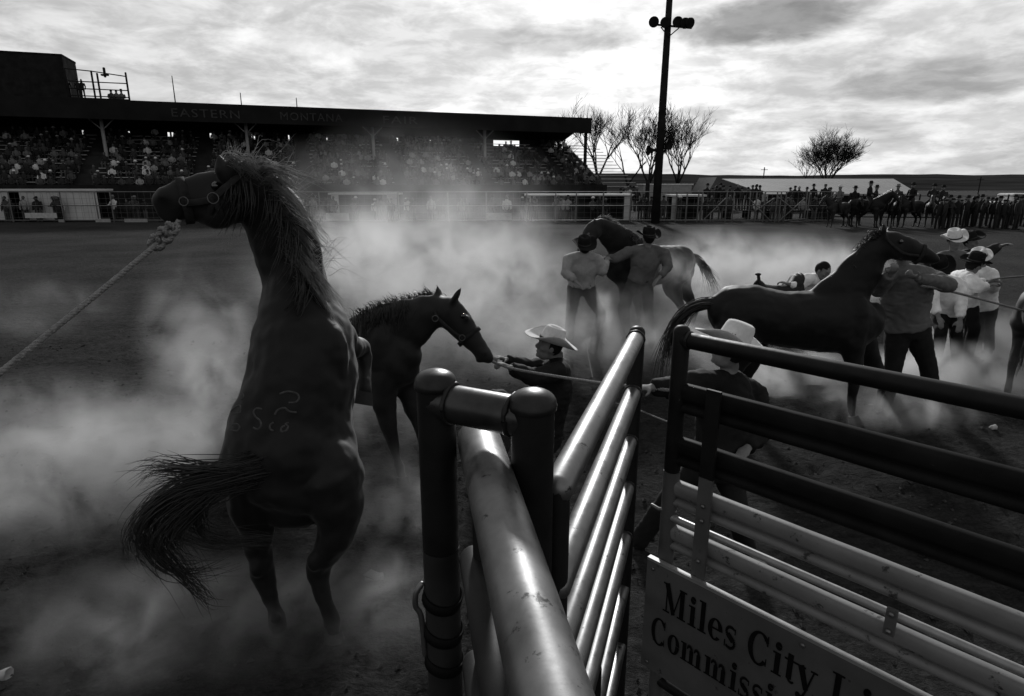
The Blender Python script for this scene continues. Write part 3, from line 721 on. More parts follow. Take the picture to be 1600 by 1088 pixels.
# the board and its serif letters, each a raised flat shape
def sign():
    Z1, Z0 = .935, .43; S_0 = -.045
    m = MB(); m.beam(CG(S_0, (Z0+Z1)/2, .055), CG(S_0+2.3, (Z0+Z1)/2, .055), .012, Z1-Z0)
    bd = part(m, 'board', mat('board_paint', .075, .6, var=.35, scale=3, wear=(.03, .62, 24), bump=.02), bg_, False)
    m = MB(); m.beam(CG(S_0, Z1+.006, .05), CG(S_0+2.3, Z1+.006, .05), .022, .012); part(m, 'top_edge', mat('board_edge_steel', .3, .4, metal=.6), bd, False)
    for s_, z_ in ((S_0+.03, Z1-.03), (S_0+.03, Z0+.03), (S_0+.62, Z1-.025), (S_0+1.25, Z1-.025)):
        m = MB(); m.lathe(CG(s_, z_, .062), [(.008, 0), (.008, .003), (.004, .006)], 8, (cd, V((0, 0, 1)), cn)); part(m, 'bolt', M_galv, bd)
    ink = mat('black_letter_paint', .006, .6, var=.3, scale=20)
    # glyphs on a unit of cap height 1; thick stems .21, hairlines .05
    T, H = .21, .055
    def rect(x0, y0, x1, y1): return [(x0, y0), (x1, y0), (x1, y1), (x0, y1)]
    def ring(cx, cy, rx, ry, tk, th, a0=0, a1=360, n=22):
        o, i_ = [], []
        for k in range(n+1):
            a = R(a0+(a1-a0)*k/n); o.append((cx+rx*cos(a), cy+ry*sin(a))); i_.append((cx+(rx-tk)*cos(a), cy+(ry-th)*sin(a)))
        return [(o[k], o[k+1], i_[k+1], i_[k]) for k in range(n)]
    def serif(x, y, w=T+.16): return rect(x-w/2, y-H/2, x+w/2, y+H/2)
    def stroke(pts, ws):
        out = []
        for k in range(len(pts)-1):
            (x0, y0), (x1, y1) = pts[k], pts[k+1]; dx, dy = x1-x0, y1-y0; l = sqrt(dx*dx+dy*dy) or 1; nx_, ny_ = -dy/l, dx/l
            out.append(((x0-nx_*ws[k]/2, y0-ny_*ws[k]/2), (x1-nx_*ws[k+1]/2, y1-ny_*ws[k+1]/2), (x1+nx_*ws[k+1]/2, y1+ny_*ws[k+1]/2), (x0+nx_*ws[k]/2, y0+ny_*ws[k]/2)))
        return out
    def curve(cx, cy, rx, ry, a0, a1, w0, w1, wm, n=14):
        pts, ws = [], []
        for k in range(n+1):
            t = k/n; a = R(a0+(a1-a0)*t); pts.append((cx+rx*cos(a), cy+ry*sin(a))); ws.append((w0*(1-t)+w1*t)*(1-sin(pi*t))+wm*sin(pi*t))
        return stroke(pts, ws)
    xh = .68
    def gl(c):
        if c == 'M': return [rect(.14, 0, .20, 1), rect(.83, 0, .83+T, 1), serif(.17, .03, .34), serif(.935, .03, .42), serif(.12, .97, .3), serif(.96, .97, .36)] + stroke([(.16, 1), (.54, .02)], [T*1.15, T*.9]) + stroke([(.54, .02), (.86, .98)], [H, H]), 1.22
        if c == 'C': return ring(.50, .5, .46, .53, T, .07, 40, 320) + [rect(.80, .68, .85, 1.0), rect(.80, .05, .84, .3)] + stroke([(.82, .78), (.70, .95)], [.12, .06]), 1.0
        if c == 'L': return [rect(.16, 0, .16+T, 1), serif(.265, .97, .42), rect(.05, 0, .85, .06), rect(.80, .04, .85, .36)] + stroke([(.83, .3), (.62, .03)], [.06, .12]), .98
        if c == 'i': return [rect(.14, 0, .14+T, xh), serif(.245, .025, .4), rect(.05, xh-.06, .2, xh)] + ring(.245, .88, .125, .125, .125, .125), .48
        if c == 'l': return [rect(.14, 0, .14+T, 1.02), serif(.245, .025, .4), rect(.05, .96, .2, 1.02)], .48
        if c == 'e': return ring(.37, .34, .33, .36, T*.95, .06, 0, 318) + [rect(.12, .34, .62, .40)] + ring(.40, .36, .30, .33, .14, .05, 0, 70), .74
        if c == 's': return curve(.31, .52, .19, .155, 40, 265, .07, T, .1) + curve(.31, .17, .20, .16, 85, -140, T, .08, .1) + stroke([(.2, .44), (.44, .26)], [T*.9, T*.9]) + [rect(.48, .5, .53, .69), rect(.07, .0, .12, .22)], .62
        if c == 't': return [rect(.14, .08, .14+T, .84), rect(.02, xh-.06, .5, xh)] + curve(.35, .12, .12, .11, 180, 330, T*.8, .05, .08), .52
        if c == 'y': return stroke([(.12, xh), (.40, .02)], [T*1.1, T*.9]) + stroke([(.62, xh), (.40, .0), (.30, -.22), (.16, -.26)], [H, .07, .08, .12]) + [serif(.13, xh-.03, .36), serif(.62, xh-.03, .26)] + ring(.14, -.22, .09, .09, .09, .09), .76
        if c == 'v': return stroke([(.12, xh), (.38, .0)], [T*1.1, T*.9]) + stroke([(.38, .0), (.62, xh)], [.07, H]) + [serif(.13, xh-.03, .34), serif(.62, xh-.03, .26)], .74
        if c == 'o': return ring(.37, .34, .34, .37, T, .06), .74
        if c == 'c': return ring(.37, .34, .34, .37, T, .06, 50, 315) + ring(.56, .52, .1, .1, .1, .1), .70
        if c in 'mn':
            o = [rect(.14, 0, .14+T, xh), rect(.04, xh-.06, .2, xh), serif(.245, .025, .38)]; x = .14
            for k in range(2 if c == 'm' else 1):
                x += .40; o += [rect(x, 0, x+T, xh-.18), serif(x+T/2, .025, .36)] + curve(x+.0, xh-.19, T*.6, .16, 175, 0, .04, T*.8, .12)
            return o, x+T+.16
        if c == 'k': return [rect(.14, 0, .14+T, 1.02), rect(.05, .96, .2, 1.02), serif(.245, .025, .38)] + stroke([(.34, .30), (.62, xh)], [.06, .06]) + stroke([(.42, .40), (.68, 0)], [T, T]) + [serif(.62, xh-.03, .3), serif(.70, .025, .3)], .84
        return [], .40
    def line(txt, s0, zb, hgt, xs_):
        s = s0
        for c in txt:
            polys, adv = gl(c)
            if polys:
                m = MB()
                for k, pl in enumerate(polys):
                    off = .0635+.00008*k
                    i = len(m.v)
                    pl = list(pl); ar = sum(pl[j][0]*pl[(j+1) % len(pl)][1]-pl[(j+1) % len(pl)][0]*pl[j][1] for j in range(len(pl)))
                    if ar < 0: pl = pl[::-1]
                    for (x, y) in pl: m.v.append(CG(s+x*hgt*xs_, zb+y*hgt, off))
                    m.face(list(range(i, i+len(pl))))
                part(m, 'letter', ink, bd, False, label='letter '+c)
            s += adv*hgt*xs_
    line('Miles City Livestock', .042, .745, .132, .672)
    line('Commission', -.006, .575, .122, .645)
sign()
# ================================================================== HORSES
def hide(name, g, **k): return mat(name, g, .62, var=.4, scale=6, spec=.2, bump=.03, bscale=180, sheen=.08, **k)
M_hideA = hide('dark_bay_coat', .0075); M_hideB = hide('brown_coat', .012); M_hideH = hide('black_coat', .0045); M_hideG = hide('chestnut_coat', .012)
M_maneA = mat('pale_mane_hair', .06, .42, var=.5, scale=20, spec=.4, trans=.5, tcol=.55)
M_maneD = mat('dark_mane_hair', .015, .4, var=.4, scale=20, spec=.5, trans=.15)
M_hoof = mat('hoof_horn', .03, .5)
M_eye = mat('horse_eye', .004, .08, spec=.8)
M_strap = mat('halter_webbing', .022, .7, var=.4, scale=30)
M_brass = mat('halter_ring_metal', .10, .35, metal=1)
M_rope = mat('pale_braided_rope', .22, .8, var=.4, scale=60, bump=.6, bscale=140)
def hair(mb, root, guide, n, spread, r=.004, seg=7, jitter=.03, rnd=random, taper=.15, len_var=.35, rspread=.02):
    """n strands that leave near root and follow the guide curve, each with its own drift"""
    gp, _ = cr([V(p) for p in guide], [(1, 1)]*len(guide), 6)
    for k in range(n):
        off = V((rnd.gauss(0, 1), rnd.gauss(0, 1), rnd.gauss(0, 1)))*spread
        ro = V((rnd.gauss(0, 1), rnd.gauss(0, 1), rnd.gauss(0, 1)))*rspread
        ln = 1-rnd.random()*len_var; pts = []; rad = []
        ph = rnd.uniform(0, 9)
        for i in range(seg+1):
            t = i/seg*ln; x = t*(len(gp)-1); a = int(x); b = min(a+1, len(gp)-1)
            p = gp[a].lerp(gp[b], x-a) + ro*(1-t) + off*(t**1.4)
            p += V((sin(ph+t*5), cos(ph*1.7+t*4), sin(ph*.6+t*6)))*jitter*t
            pts.append(p); rad.append(r*(1-(1-taper)*(i/seg)**2))
        mb.tube(pts, rad, 3, cap=None)
def W4(l, dd=0): return [P(a[0], a[1], a[2]+dd) for a in l], [(a[3], a[4] if len(a) > 4 else a[3]) for a in l]
def ear(mb, a, b, w, side):
    a, b = V(a), V(b); d = b-a
    mb.tube([a-d*.2, a+d*.15, a+d*.5, a+d*.85, b], [(w*.6, w*.45), (w*.85, w*.5), (w*.8, w*.4), (w*.35, w*.2), (w*.08, w*.06)], 10, 2, side=side)
def make_horse(label, base, torso, neck, head, legs, ears, coat, side=V((0, 1, 0)), hside=None, nside=None, voxel=.017, extra=(), eyes=(), group='horses in the arena', lside=None, smooth=7, muscle=.013):
    t = thing('horse', base, label, 'horse', group)
    mb = MB()
    hside = hside or side; nside = nside or side
    p, r = W4(torso); mb.tube(p, r, 20, 4, side=side)
    p, r = W4(neck); mb.tube(p, r, 16, 4, side=nside)
    p, r = W4(head); mb.tube(p, r, 16, 4, side=hside); hp = (p, r)
    hoofs = []
    for lg in legs:
        p, r = W4(lg); mb.tube(p[:-1], r[:-1], 12, 3, side=lside or side); hoofs.append((p[-2], p[-1], r[-1][0]))
    for (a, b, w) in ears: ear(mb, a, b, w, hside)
    for e in extra: mb.ell(P(e[0], e[1], e[2]), e[3:6])
    me = remesh(mb, voxel, smooth, .5); me.update()
    if muscle:
        push(me, lambda c: muscle*noise.fractal(c*4.6, .8, 2.0, 3))
    body = put_world('body', me, coat, t)
    for a, b, rr in hoofs:
        m = MB(); d = (b-a); m.tube([a, a+d*.4, b], [rr*.8, rr*.95, rr*1.15], 14, cap='flat'); crisp(part(m, 'hoof', M_hoof, t))
    for e in eyes:
        m = MB(); m.ell(e[0], (e[1],)*3, nu=10, nv=8); part(m, 'eye', M_eye, t)
    return t, body, hp
def band(m, pts, w=.018, th=.006, side=V((0, 1, 0))): m.tube(pts, [(th, w)]*len(pts), 8, 3, side=side, cap='flat')
def ringlet(m, c, nrm, R_, r=.005):
    n_ = V(nrm).normalized(); s = V((0, 0, 1)); s = (s-n_*s.dot(n_)).normalized(); u = n_.cross(s)
    m.tube([V(c)+s*(R_*cos(2*pi*i/20))+u*(R_*sin(2*pi*i/20)) for i in range(21)], r, 8, cap=None)
def rope_mesh(pts, r, strands=3, pitch=.055, sub=10):
    """a laid rope: three strands twisted round the line"""
    gp, _ = cr([V(p) for p in pts], [(1, 1)]*len(pts), sub); m = MB()
    # resample evenly
    ds = [0]
    for i in range(1, len(gp)): ds.append(ds[-1]+(gp[i]-gp[i-1]).length)
    tot = ds[-1]; n = max(8, int(tot/(pitch/7))); q = []
    j = 0
    for i in range(n+1):
        d = tot*i/n
        while j < len(ds)-2 and ds[j+1] < d: j += 1
        q.append(gp[j].lerp(gp[j+1], (d-ds[j])/max(1e-9, ds[j+1]-ds[j])))
    for k in range(strands):
        pp = []; prev = V((0, 0, 1))
        for i in range(n+1):
            tt = (q[min(i+1, n)]-q[max(i-1, 0)]).normalized(); a = prev-tt*prev.dot(tt)
            if a.length < 1e-4: a = V((1, 0, 0))-tt*tt.x
            a.normalize(); prev = a; b = tt.cross(a); an = 2*pi*(tot*i/n/pitch+k/strands)
            pp.append(q[i]+a*(r*.5*cos(an))+b*(r*.5*sin(an)))
        m.tube(pp, r*.58, 6, cap='flat')
    return m

# ---------------- the rearing bay horse, seen from behind, head drawn round to the left
X1 = V((1, 0, 0))
torsoA = [(452,790,2.96,.20,.15),(455,762,2.98,.315,.25),(455,725,3.03,.355,.31),(456,680,3.1,.335,.33),(466,628,3.17,.300,.34),(476,575,3.23,.283,.35),(477,525,3.28,.252,.33),(470,480,3.32,.205,.28),(463,450,3.34,.17,.22)]
neckA = [(468,480,3.30,.17,.17),(460,430,3.31,.175,.145),(446,385,3.29,.178,.125),(428,340,3.26,.172,.11),(408,308,3.23,.155,.1),(385,292,3.2,.13,.09),(365,288,3.17,.105,.085)]
headA = [(378,296,3.18,.095,.08),(350,309,3.15,.142,.085),(322,311,3.12,.132,.08),(296,312,3.08,.108,.068),(275,316,3.05,.092,.06),(259,318,3.03,.078,.055),(251,320,3.02,.058,.045)]
legsA = [
 [(402,745,2.97,.17,.20),(400,785,2.95,.135,.17),(402,830,2.93,.085,.11),(408,872,2.92,.062,.075),(411,893,2.93,.060,.07),(418,920,2.91,.045,.05),(427,950,2.9,.042,.046),(432,970,2.88,.05,.052),(436,984,2.86,.042),(440,1003,2.85,.055)],
 [(515,745,2.97,.17,.22),(527,785,2.94,.145,.18),(527,825,2.91,.105,.13),(510,862,2.9,.078,.095),(497,886,2.92,.066,.08),(501,915,2.9,.048,.055),(510,948,2.87,.044,.048),(518,972,2.85,.052,.054),(521,988,2.83,.044),(523,1012,2.81,.057)],
 [(520,520,3.55,.12,.12),(545,540,3.75,.085),(565,545,3.95,.06),(570,575,3.9,.045),(571,600,3.8,.05),(570,612,3.75,.045),(566,632,3.72,.062)],
 [(430,520,3.55,.12,.12),(440,540,3.8,.085),(440,530,4.0,.06),(442,560,3.95,.045),(443,585,3.85,.05),(443,600,3.82,.045),(445,612,3.8,.055)]]
earsA = [(P(350,276,3.06), P(342,241,3.04), .06), (P(362,270,3.1), P(364,245,3.08), .05)]
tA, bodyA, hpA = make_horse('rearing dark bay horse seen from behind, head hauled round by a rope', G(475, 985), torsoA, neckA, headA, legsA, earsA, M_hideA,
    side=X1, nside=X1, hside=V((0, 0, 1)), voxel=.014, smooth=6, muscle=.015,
    extra=[(402,740,2.95,.16,.16,.20),(512,735,2.97,.18,.17,.22),(540,745,2.98,.10,.14,.13),(455,715,2.86,.16,.12,.2),(335,322,3.08,.10,.05,.105),(402,884,2.86,.04,.05,.055),(492,876,2.84,.045,.055,.06),(430,966,2.84,.035,.035,.035),(505,560,3.12,.14,.12,.22),(440,555,3.1,.13,.11,.25),(256,306,3.0,.034,.04,.034),(266,340,3.03,.045,.035,.03),(254,334,3.02,.03,.035,.028),(345,338,3.1,.07,.05,.06)],
    eyes=[(P(337,291,3.06), .022)])
rnd = random.Random(5)
m = MB()   # mane and forelock, blown up and back, light catching it
crest = [(372,262),(392,268),(415,272),(440,284),(458,305),(470,335),(481,368),(492,402),(503,432)]
cp_, _ = cr([P(x, y, 3.22) for x, y in crest], [(1, 1)]*len(crest), 8)
clumps = 46
for i in range(clumps):
    f = (i+rnd.random())/clumps; c = cp_[int(f*(len(cp_)-1))]
    l = rnd.uniform(.09, .18) if f < .2 else rnd.uniform(.10, .27)
    a = .55-1.75*f+rnd.gauss(0, .22)                         # upwards at the poll, falling with the wind lower down
    dr = V((.8, rnd.uniform(-.55, .25), a)).normalized()
    c0 = c+V((-.07+rnd.uniform(-.03, .03), rnd.uniform(-.10, .02), -.02+rnd.uniform(-.03, .02)))
    p1 = c0+dr*l*.45+V((.0, -.02, .035)); p2 = c0+dr*l*.8+V((.02, 0, -l*.12)); p3 = c0+dr*l+V((.03+rnd.uniform(-.04, .06), 0, -l*rnd.uniform(.25, .6)))
    hair(m, None, [c0, p1, p2, p3], rnd.randint(14, 26), rnd.uniform(.008, .02), .0019, 8, .010, rnd, rspread=.016, len_var=.45)
for i in range(60):                                           # loose fly-away hairs
    c = cp_[int(rnd.random()*(len(cp_)-1))]; dr = V((.8, rnd.uniform(-.6, .3), rnd.uniform(-.6, .8))).normalized()*rnd.uniform(.15, .3)
    hair(m, None, [c, c+dr*.5+V((0, 0, .03)), c+dr], 1, .02, .0014, 8, .03, rnd)
for (x, y, x2, y2) in ((376,262,366,226),(380,262,378,232),(372,264,364,232),(398,266,402,238),(394,266,408,244),(382,262,388,240)):
    a = P(x, y, 3.2); b = P(x2, y2, 3.2); hair(m, None, [a, a.lerp(b, .5)+V((-.01, 0, .01)), b+V((.02, 0, 0))], 9, .022, .0026, 6, .01, rnd, rspread=.02)
for (x, y, x2, y2) in ((372,260,398,272),(378,254,402,270),(384,250,408,272)):
    a = P(x, y, 3.12); b = P(x2, y2, 3.1); hair(m, None, [a, a.lerp(b, .5)+V((0, 0, .03)), b], 8, .012, .0026, 6, .01, rnd, rspread=.02)
part(m, 'mane', M_maneA, tA)
m = MB()   # dark locks lying along the near side of the neck
for i in range(26):
    f = rnd.random(); c = cp_[int(f*(len(cp_)-1))]
    c0 = c+V((-.05, -.10, -.02)); e = c0+V((-.02-.1*rnd.random(), -.05-.03*rnd.random(), -.2-.12*rnd.random()))
    hair(m, None, [c0, c0.lerp(e, .5)+V((.05, -.05, 0)), e], 5, .02, .003, 6, .015, rnd)
part(m, 'mane', M_maneD, tA, label='dark under layer of the mane')
m = MB()   # tail whipped out to the left, curling down and back under
r0 = P(402, 728, 2.74)
hair(m, r0, [P(405,730,2.80), P(360,735,2.66), P(300,735,2.6), P(250,735,2.58), P(215,752,2.6)], 90, .05, .0032, 9, .03, rnd, rspread=.03)
hair(m, r0, [P(405,732,2.80), P(350,745,2.65), P(290,760,2.58), P(245,790,2.56), P(222,830,2.56), P(232,862,2.57), P(262,885,2.6)], 170, .05, .003, 14, .04, rnd, rspread=.035, len_var=.45)
hair(m, r0, [P(400,735,2.80), P(345,760,2.65), P(300,790,2.58), P(268,820,2.56), P(258,850,2.56), P(285,880,2.58), P(305,930,2.6)], 130, .06, .003, 14, .05, rnd, rspread=.03, len_var=.5)
hair(m, r0, [P(345,745,2.66), P(315,790,2.6), P(318,830,2.6), P(370,843,2.62), P(420,846,2.66)], 45, .03, .0028, 12, .03, rnd, rspread=.02)
hair(m, r0, [P(230,840,2.57), P(262,885,2.58), P(310,890,2.6), P(368,880,2.62)], 34, .03, .0024, 10, .03, rnd, rspread=.03)
hair(m, r0, [P(250,870,2.57), P(290,905,2.58), P(320,935,2.6), P(340,952,2.6)], 30, .03, .0024, 10, .03, rnd, rspread=.03)
hair(m, r0, [P(270,820,2.58), P(330,848,2.6), P(400,845,2.63), P(485,848,2.68)], 22, .02, .002, 10, .02, rnd, rspread=.03)
m.tube([P(418,722,2.88), P(400,729,2.80), P(365,735,2.70), P(330,738,2.64)], [.075, .062, .05, .03], 10, 4)
part(m, 'tail', M_maneD, tA)
# halter with metal rings
ha = part((lambda q: (strap(q, P(289,314,3.075), P(250,319,3.02)-P(322,311,3.12), V((0, 0, 1)), .108, .076, .005, .02), q)[1])(MB()), 'halter', M_strap, tA)
m = MB(); band(m, [P(290,318,3.0), P(312,316,3.0), P(334,312,3.02)], .017); part(m, 'cheek_strap', M_strap, ha)
m = MB(); band(m, [P(336,308,3.02), P(356,290,3.04), P(376,272,3.10), P(384,262,3.16)], .018); part(m, 'crown_strap', M_strap, ha)
m = MB(); band(m, [P(334,316,3.02), P(328,332,3.03), P(336,352,3.1)], .016); part(m, 'throat_strap', M_strap, ha)
m = MB(); band(m, [P(336,316,3.02), P(345,334,3.03), P(350,352,3.1)], .016); part(m, 'throat_strap', M_strap, ha)
for (x, y, dd) in ((333,310,2.985), (287,315,2.975)):
    m = MB(); ringlet(m, P(x, y, dd), V((.15, -1, .1)), .025 if x > 300 else .020, .0026); part(m, 'ring', M_brass, ha)
# hide brands: paler hair in the shape of the figures, lying on the hide
bvh = BVHTree.FromPolygons([v.co + V(tA.location) for v in bodyA.data.vertices], [tuple(p.vertices) for p in bodyA.data.polygons])
def on_hide(px, py):
    d = ray(px, py).normalized(); h = bvh.ray_cast(V((0, 0, CAM_H)), d)
    return (h[0]-d*.0006) if h[0] else None
M_brand = mat('brand_hair', .06, .7, var=.5, scale=60)
def z5(l): return [(180+x*.4486, 600+y*.4486) for x, y in l]
for st in ([(572,36),(600,27),(632,34),(640,50),(628,64),(604,66)], [(556,108),(566,92),(590,84),(606,96),(632,100)], [(512,88),(492,86),(482,100),(490,116),(504,128),(508,146),(496,158),(480,152)],
           [(552,134),(540,144),(540,158),(552,164)], [(606,136),(594,140),(602,150),(594,164),(578,166),(580,152),(592,146)], [(404,98),(420,80),(436,78),(434,102),(412,104)], [(404,162),(424,164),(434,152),(424,140),(408,144)], [(440,30),(448,44),(440,56)]):
    gp, _ = cr([V((x, y, 0)) for x, y in z5(st)], [(1, 1)]*len(st), 5)
    pts = [q for q in (on_hide(g.x, g.y) for g in gp) if q is not None]
    if len(pts) > 3:
        m = MB(); m.tube(pts, [(.0022, .006)]*len(pts), 6, side=V((0, 1, 0)), cap='flat'); part(m, 'brand_mark', M_brand, tA)
# lead rope: knotted below the jaw, running out of the picture
t = thing('lead_rope', P(255, 375, 2.9), 'knotted pale lead rope stretched taut from the rearing horse', 'rope')
part(rope_mesh([P(280,345,3.0), P(268,362,2.95), P(255,374,2.9), P(160,453,2.6), P(0,583,2.2), P(-60,632,2.1), P(0,583,2.2)+(P(0,583,2.2)-P(160,453,2.6))*2.6], .0125), 'rope', M_rope, t)
for (x, y, s) in ((258,368,1.0), (246,379,.95), (268,358,.8)):
    c = P(x, y, 2.88); pts = []
    for i in range(34):
        a = 2*pi*i/33; pts.append(c+V((cos(2*a)*(.028+.01*cos(3*a)), .02*sin(3*a), sin(2*a)*(.026+.01*cos(3*a))))*s)
    part(rope_mesh(pts, .011, sub=3), 'knot', M_rope, t)

# ---------------- brown horse behind it, neck stretched towards the crouching handler
SB = V((.35, .94, 0)).normalized()
torsoB = [(450,535,6.1,.17,.22),(466,537,5.95,.26,.30),(492,542,5.65,.28,.32),(530,549,5.25,.28,.33),(568,553,4.95,.27,.345),(600,556,4.75,.25,.34),(624,554,4.66,.19,.26),(638,548,4.62,.12,.16)]
neckB = [(572,545,4.82,.15,.29),(608,523,4.7,.12,.25),(640,506,4.64,.098,.20),(666,491,4.6,.082,.155),(688,482,4.6,.07,.108)]
headB = [(686,480,4.6,.075,.09),(700,489,4.58,.09,.138),(716,504,4.55,.082,.125),(732,524,4.52,.066,.095),(746,542,4.5,.06,.078),(756,553,4.48,.058,.068),(763,560,4.47,.045,.045)]
legsB = [
 [(598,585,4.62,.13,.16),(600,625,4.58,.09,.105),(606,662,4.56,.066,.075),(613,690,4.56,.058,.062),(618,712,4.57,.038,.042),(624,734,4.58,.045,.047),(628,745,4.56,.038),(630,760,4.54,.055)],
 [(632,585,4.75,.12,.15),(645,625,4.7,.085,.1),(657,660,4.64,.062,.07),(664,684,4.62,.055,.06),(668,708,4.62,.037,.04),(672,730,4.62,.044),(676,740,4.6,.038),(678,752,4.58,.055)],
 [(470,560,5.85,.15,.24),(478,590,5.8,.11,.15),(468,615,5.9,.065,.08),(460,636,5.95,.05,.055),(463,658,5.9,.04),(465,668,5.88,.036),(467,676,5.86,.052)],
 [(458,560,6.2,.15,.24),(470,588,6.1,.11,.15),(462,608,6.2,.065,.08),(452,628,6.25,.05,.055),(453,648,6.2,.04),(454,655,6.2,.036),(456,662,6.2,.052)]]
earsB = [(P(686,472,4.64), P(683,442,4.66), .062), (P(708,474,4.52), P(722,446,4.5), .058)]
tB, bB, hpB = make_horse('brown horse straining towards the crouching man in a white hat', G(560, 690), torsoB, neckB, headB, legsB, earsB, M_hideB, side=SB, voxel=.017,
    extra=[(600,545,4.62,.14,.13,.25),(728,497,4.47,.03,.03,.03),(758,551,4.44,.026,.03,.024),(748,563,4.47,.03,.03,.024),(705,492,4.52,.07,.05,.09)], eyes=[(P(724,494,4.47), .022)])
m = MB()
crB, _ = cr([P(x, y, 4.72) for x, y in ((560,492),(585,480),(610,472),(640,466),(668,460),(684,460))], [(1, 1)]*6, 8)
for c in crB:
    for k in range(3):
        c0 = c+V((rnd.uniform(-.03, .03), rnd.uniform(-.06, .02), -.03)); d = V((rnd.uniform(-.5, .1), rnd.uniform(-.3, .2), 1))*rnd.uniform(.03, .09)
        hair(m, None, [c0, c0+d*.6, c0+d+V((-.02, 0, -.01))], 4, .015, .003, 5, .01, rnd)
    c0 = c+V((0, -.1, -.03)); e = c0+V((rnd.uniform(-.08, .03), -.06, -rnd.uniform(.1, .24))); hair(m, None, [c0, c0.lerp(e, .5)+V((0, -.03, .02)), e], 7, .02, .0032, 6, .01, rnd)
part(m, 'mane', M_maneD, tB)
m = MB(); hair(m, None, [P(452,528,6.15), P(440,560,6.4), P(445,620,6.4)], 80, .05, .004, 8, .03, rnd); part(m, 'tail', M_maneD, tB)
q = MB(); strap(q, P(733,526,4.52), P(756,553,4.48)-P(716,504,4.55), SB, .075, .106, .005, .016); ha = part(q, 'halter', M_strap, tB)
m = MB(); band(m, [P(722,530,4.43), P(700,512,4.44), P(681,492,4.5), P(680,470,4.58)], .013); part(m, 'cheek_strap', M_strap, ha)
for (x, y) in ((722,528), (680,498)):
    m = MB(); ringlet(m, P(x, y, 4.42), V((.2, -1, 0)), .022, .0035); part(m, 'ring', M_brass, ha)

# ---------------- black horse standing in profile behind the lettered gate
torsoH = [(1124,490,6.05,.15,.20),(1142,488,6.05,.25,.27),(1175,490,6.05,.275,.285),(1215,497,6.05,.265,.275),(1258,502,6.02,.275,.30),(1300,502,6.0,.26,.325),(1335,500,6.0,.22,.31),(1358,495,6.0,.16,.22),(1370,488,6.0,.09,.12)]
neckH = [(1282,488,6.02,.13,.24),(1315,463,6.0,.13,.265),(1342,430,6.0,.105,.22),(1364,398,6.0,.08,.16),(1378,380,6.0,.07,.12)]
headH = [(1377,376,6.0,.07,.10),(1394,384,5.98,.09,.14),(1414,389,5.96,.082,.118),(1434,396,5.94,.066,.09),(1450,402,5.92,.06,.072),(1459,405,5.91,.055,.062),(1465,407,5.9,.04,.042)]
legsH = [
 [(1330,530,5.88,.12,.16),(1334,560,5.87,.085,.1),(1334,590,5.87,.06,.064),(1333,604,5.87,.055,.058),(1331,624,5.87,.037,.04),(1330,642,5.88,.045),(1333,650,5.87,.038),(1337,663,5.85,.056)],
 [(1345,530,6.15,.12,.16),(1360,560,6.15,.08,.095),(1376,588,6.15,.058,.062),(1381,602,6.15,.052),(1375,618,6.17,.036),(1370,634,6.2,.043),(1374,641,6.19,.037),(1379,650,6.18,.054)],
 [(1146,510,5.92,.15,.25),(1164,540,5.9,.115,.16),(1152,572,5.92,.07,.09),(1138,600,5.95,.055,.06),(1140,628,5.93,.039),(1141,645,5.92,.045),(1144,652,5.91,.038),(1148,662,5.9,.055)],
 [(1150,510,6.2,.15,.25),(1178,540,6.2,.115,.16),(1172,570,6.2,.07,.09),(1163,596,6.22,.055,.06),(1166,620,6.2,.039),(1168,636,6.2,.045),(1171,642,6.2,.038),(1175,652,6.2,.055)]]
earsH = [(P(1380,372,5.95), P(1381,346,5.95), .05), (P(1385,372,6.06), P(1389,352,6.07), .045)]
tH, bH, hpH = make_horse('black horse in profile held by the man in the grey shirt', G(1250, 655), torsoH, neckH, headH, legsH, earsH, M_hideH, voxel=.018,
    extra=[(1335,505,5.87,.15,.12,.28),(1148,500,5.92,.16,.13,.24),(1402,393,5.92,.07,.045,.10)], eyes=[(P(1408,378,5.885), .02)])
m = MB(); crH, _ = cr([P(x, y, 6.0) for x, y in ((1300,452),(1318,430),(1334,408),(1348,388),(1362,370),(1376,362))], [(1, 1)]*6, 7)
for i, c in enumerate(crH):
    f = i/len(crH)
    for k in range(3):
        c0 = c+V((.02, rnd.uniform(-.04, .04), -.02)); d = V((-.5-.3*rnd.random(), rnd.uniform(-.3, .3), .3))*rnd.uniform(.05, .13)*(1 if f > .45 else .6)
        hair(m, None, [c0, c0+d*.6+V((0, 0, .02)), c0+d+V((0, 0, -.03))], 4, .02, .0035, 5, .01, rnd)
part(m, 'mane', M_maneD, tH)
m = MB(); hair(m, None, [P(1122,476,6.05), P(1096,476,6.1), P(1070,490,6.15), P(1052,520,6.2), P(1042,560,6.2), P(1036,600,6.2)], 190, .075, .005, 10, .03, rnd, rspread=.03)
m.tube([P(1130,476,6.05), P(1108,474,6.08), P(1086,480,6.12), P(1068,494,6.15)], [.07, .055, .045, .02], 10, 3)
part(m, 'tail', M_maneD, tH)
q = MB(); strap(q, P(1436,397,5.94), P(1459,405,5.91)-P(1414,389,5.96), V((0, 1, 0)), .074, .098, .005, .016); ha = part(q, 'halter', M_strap, tH)
m = MB(); band(m, [P(1436,400,5.85), P(1412,396,5.84), P(1392,380,5.9), P(1380,366,5.96)], .013); part(m, 'cheek_strap', M_strap, ha)

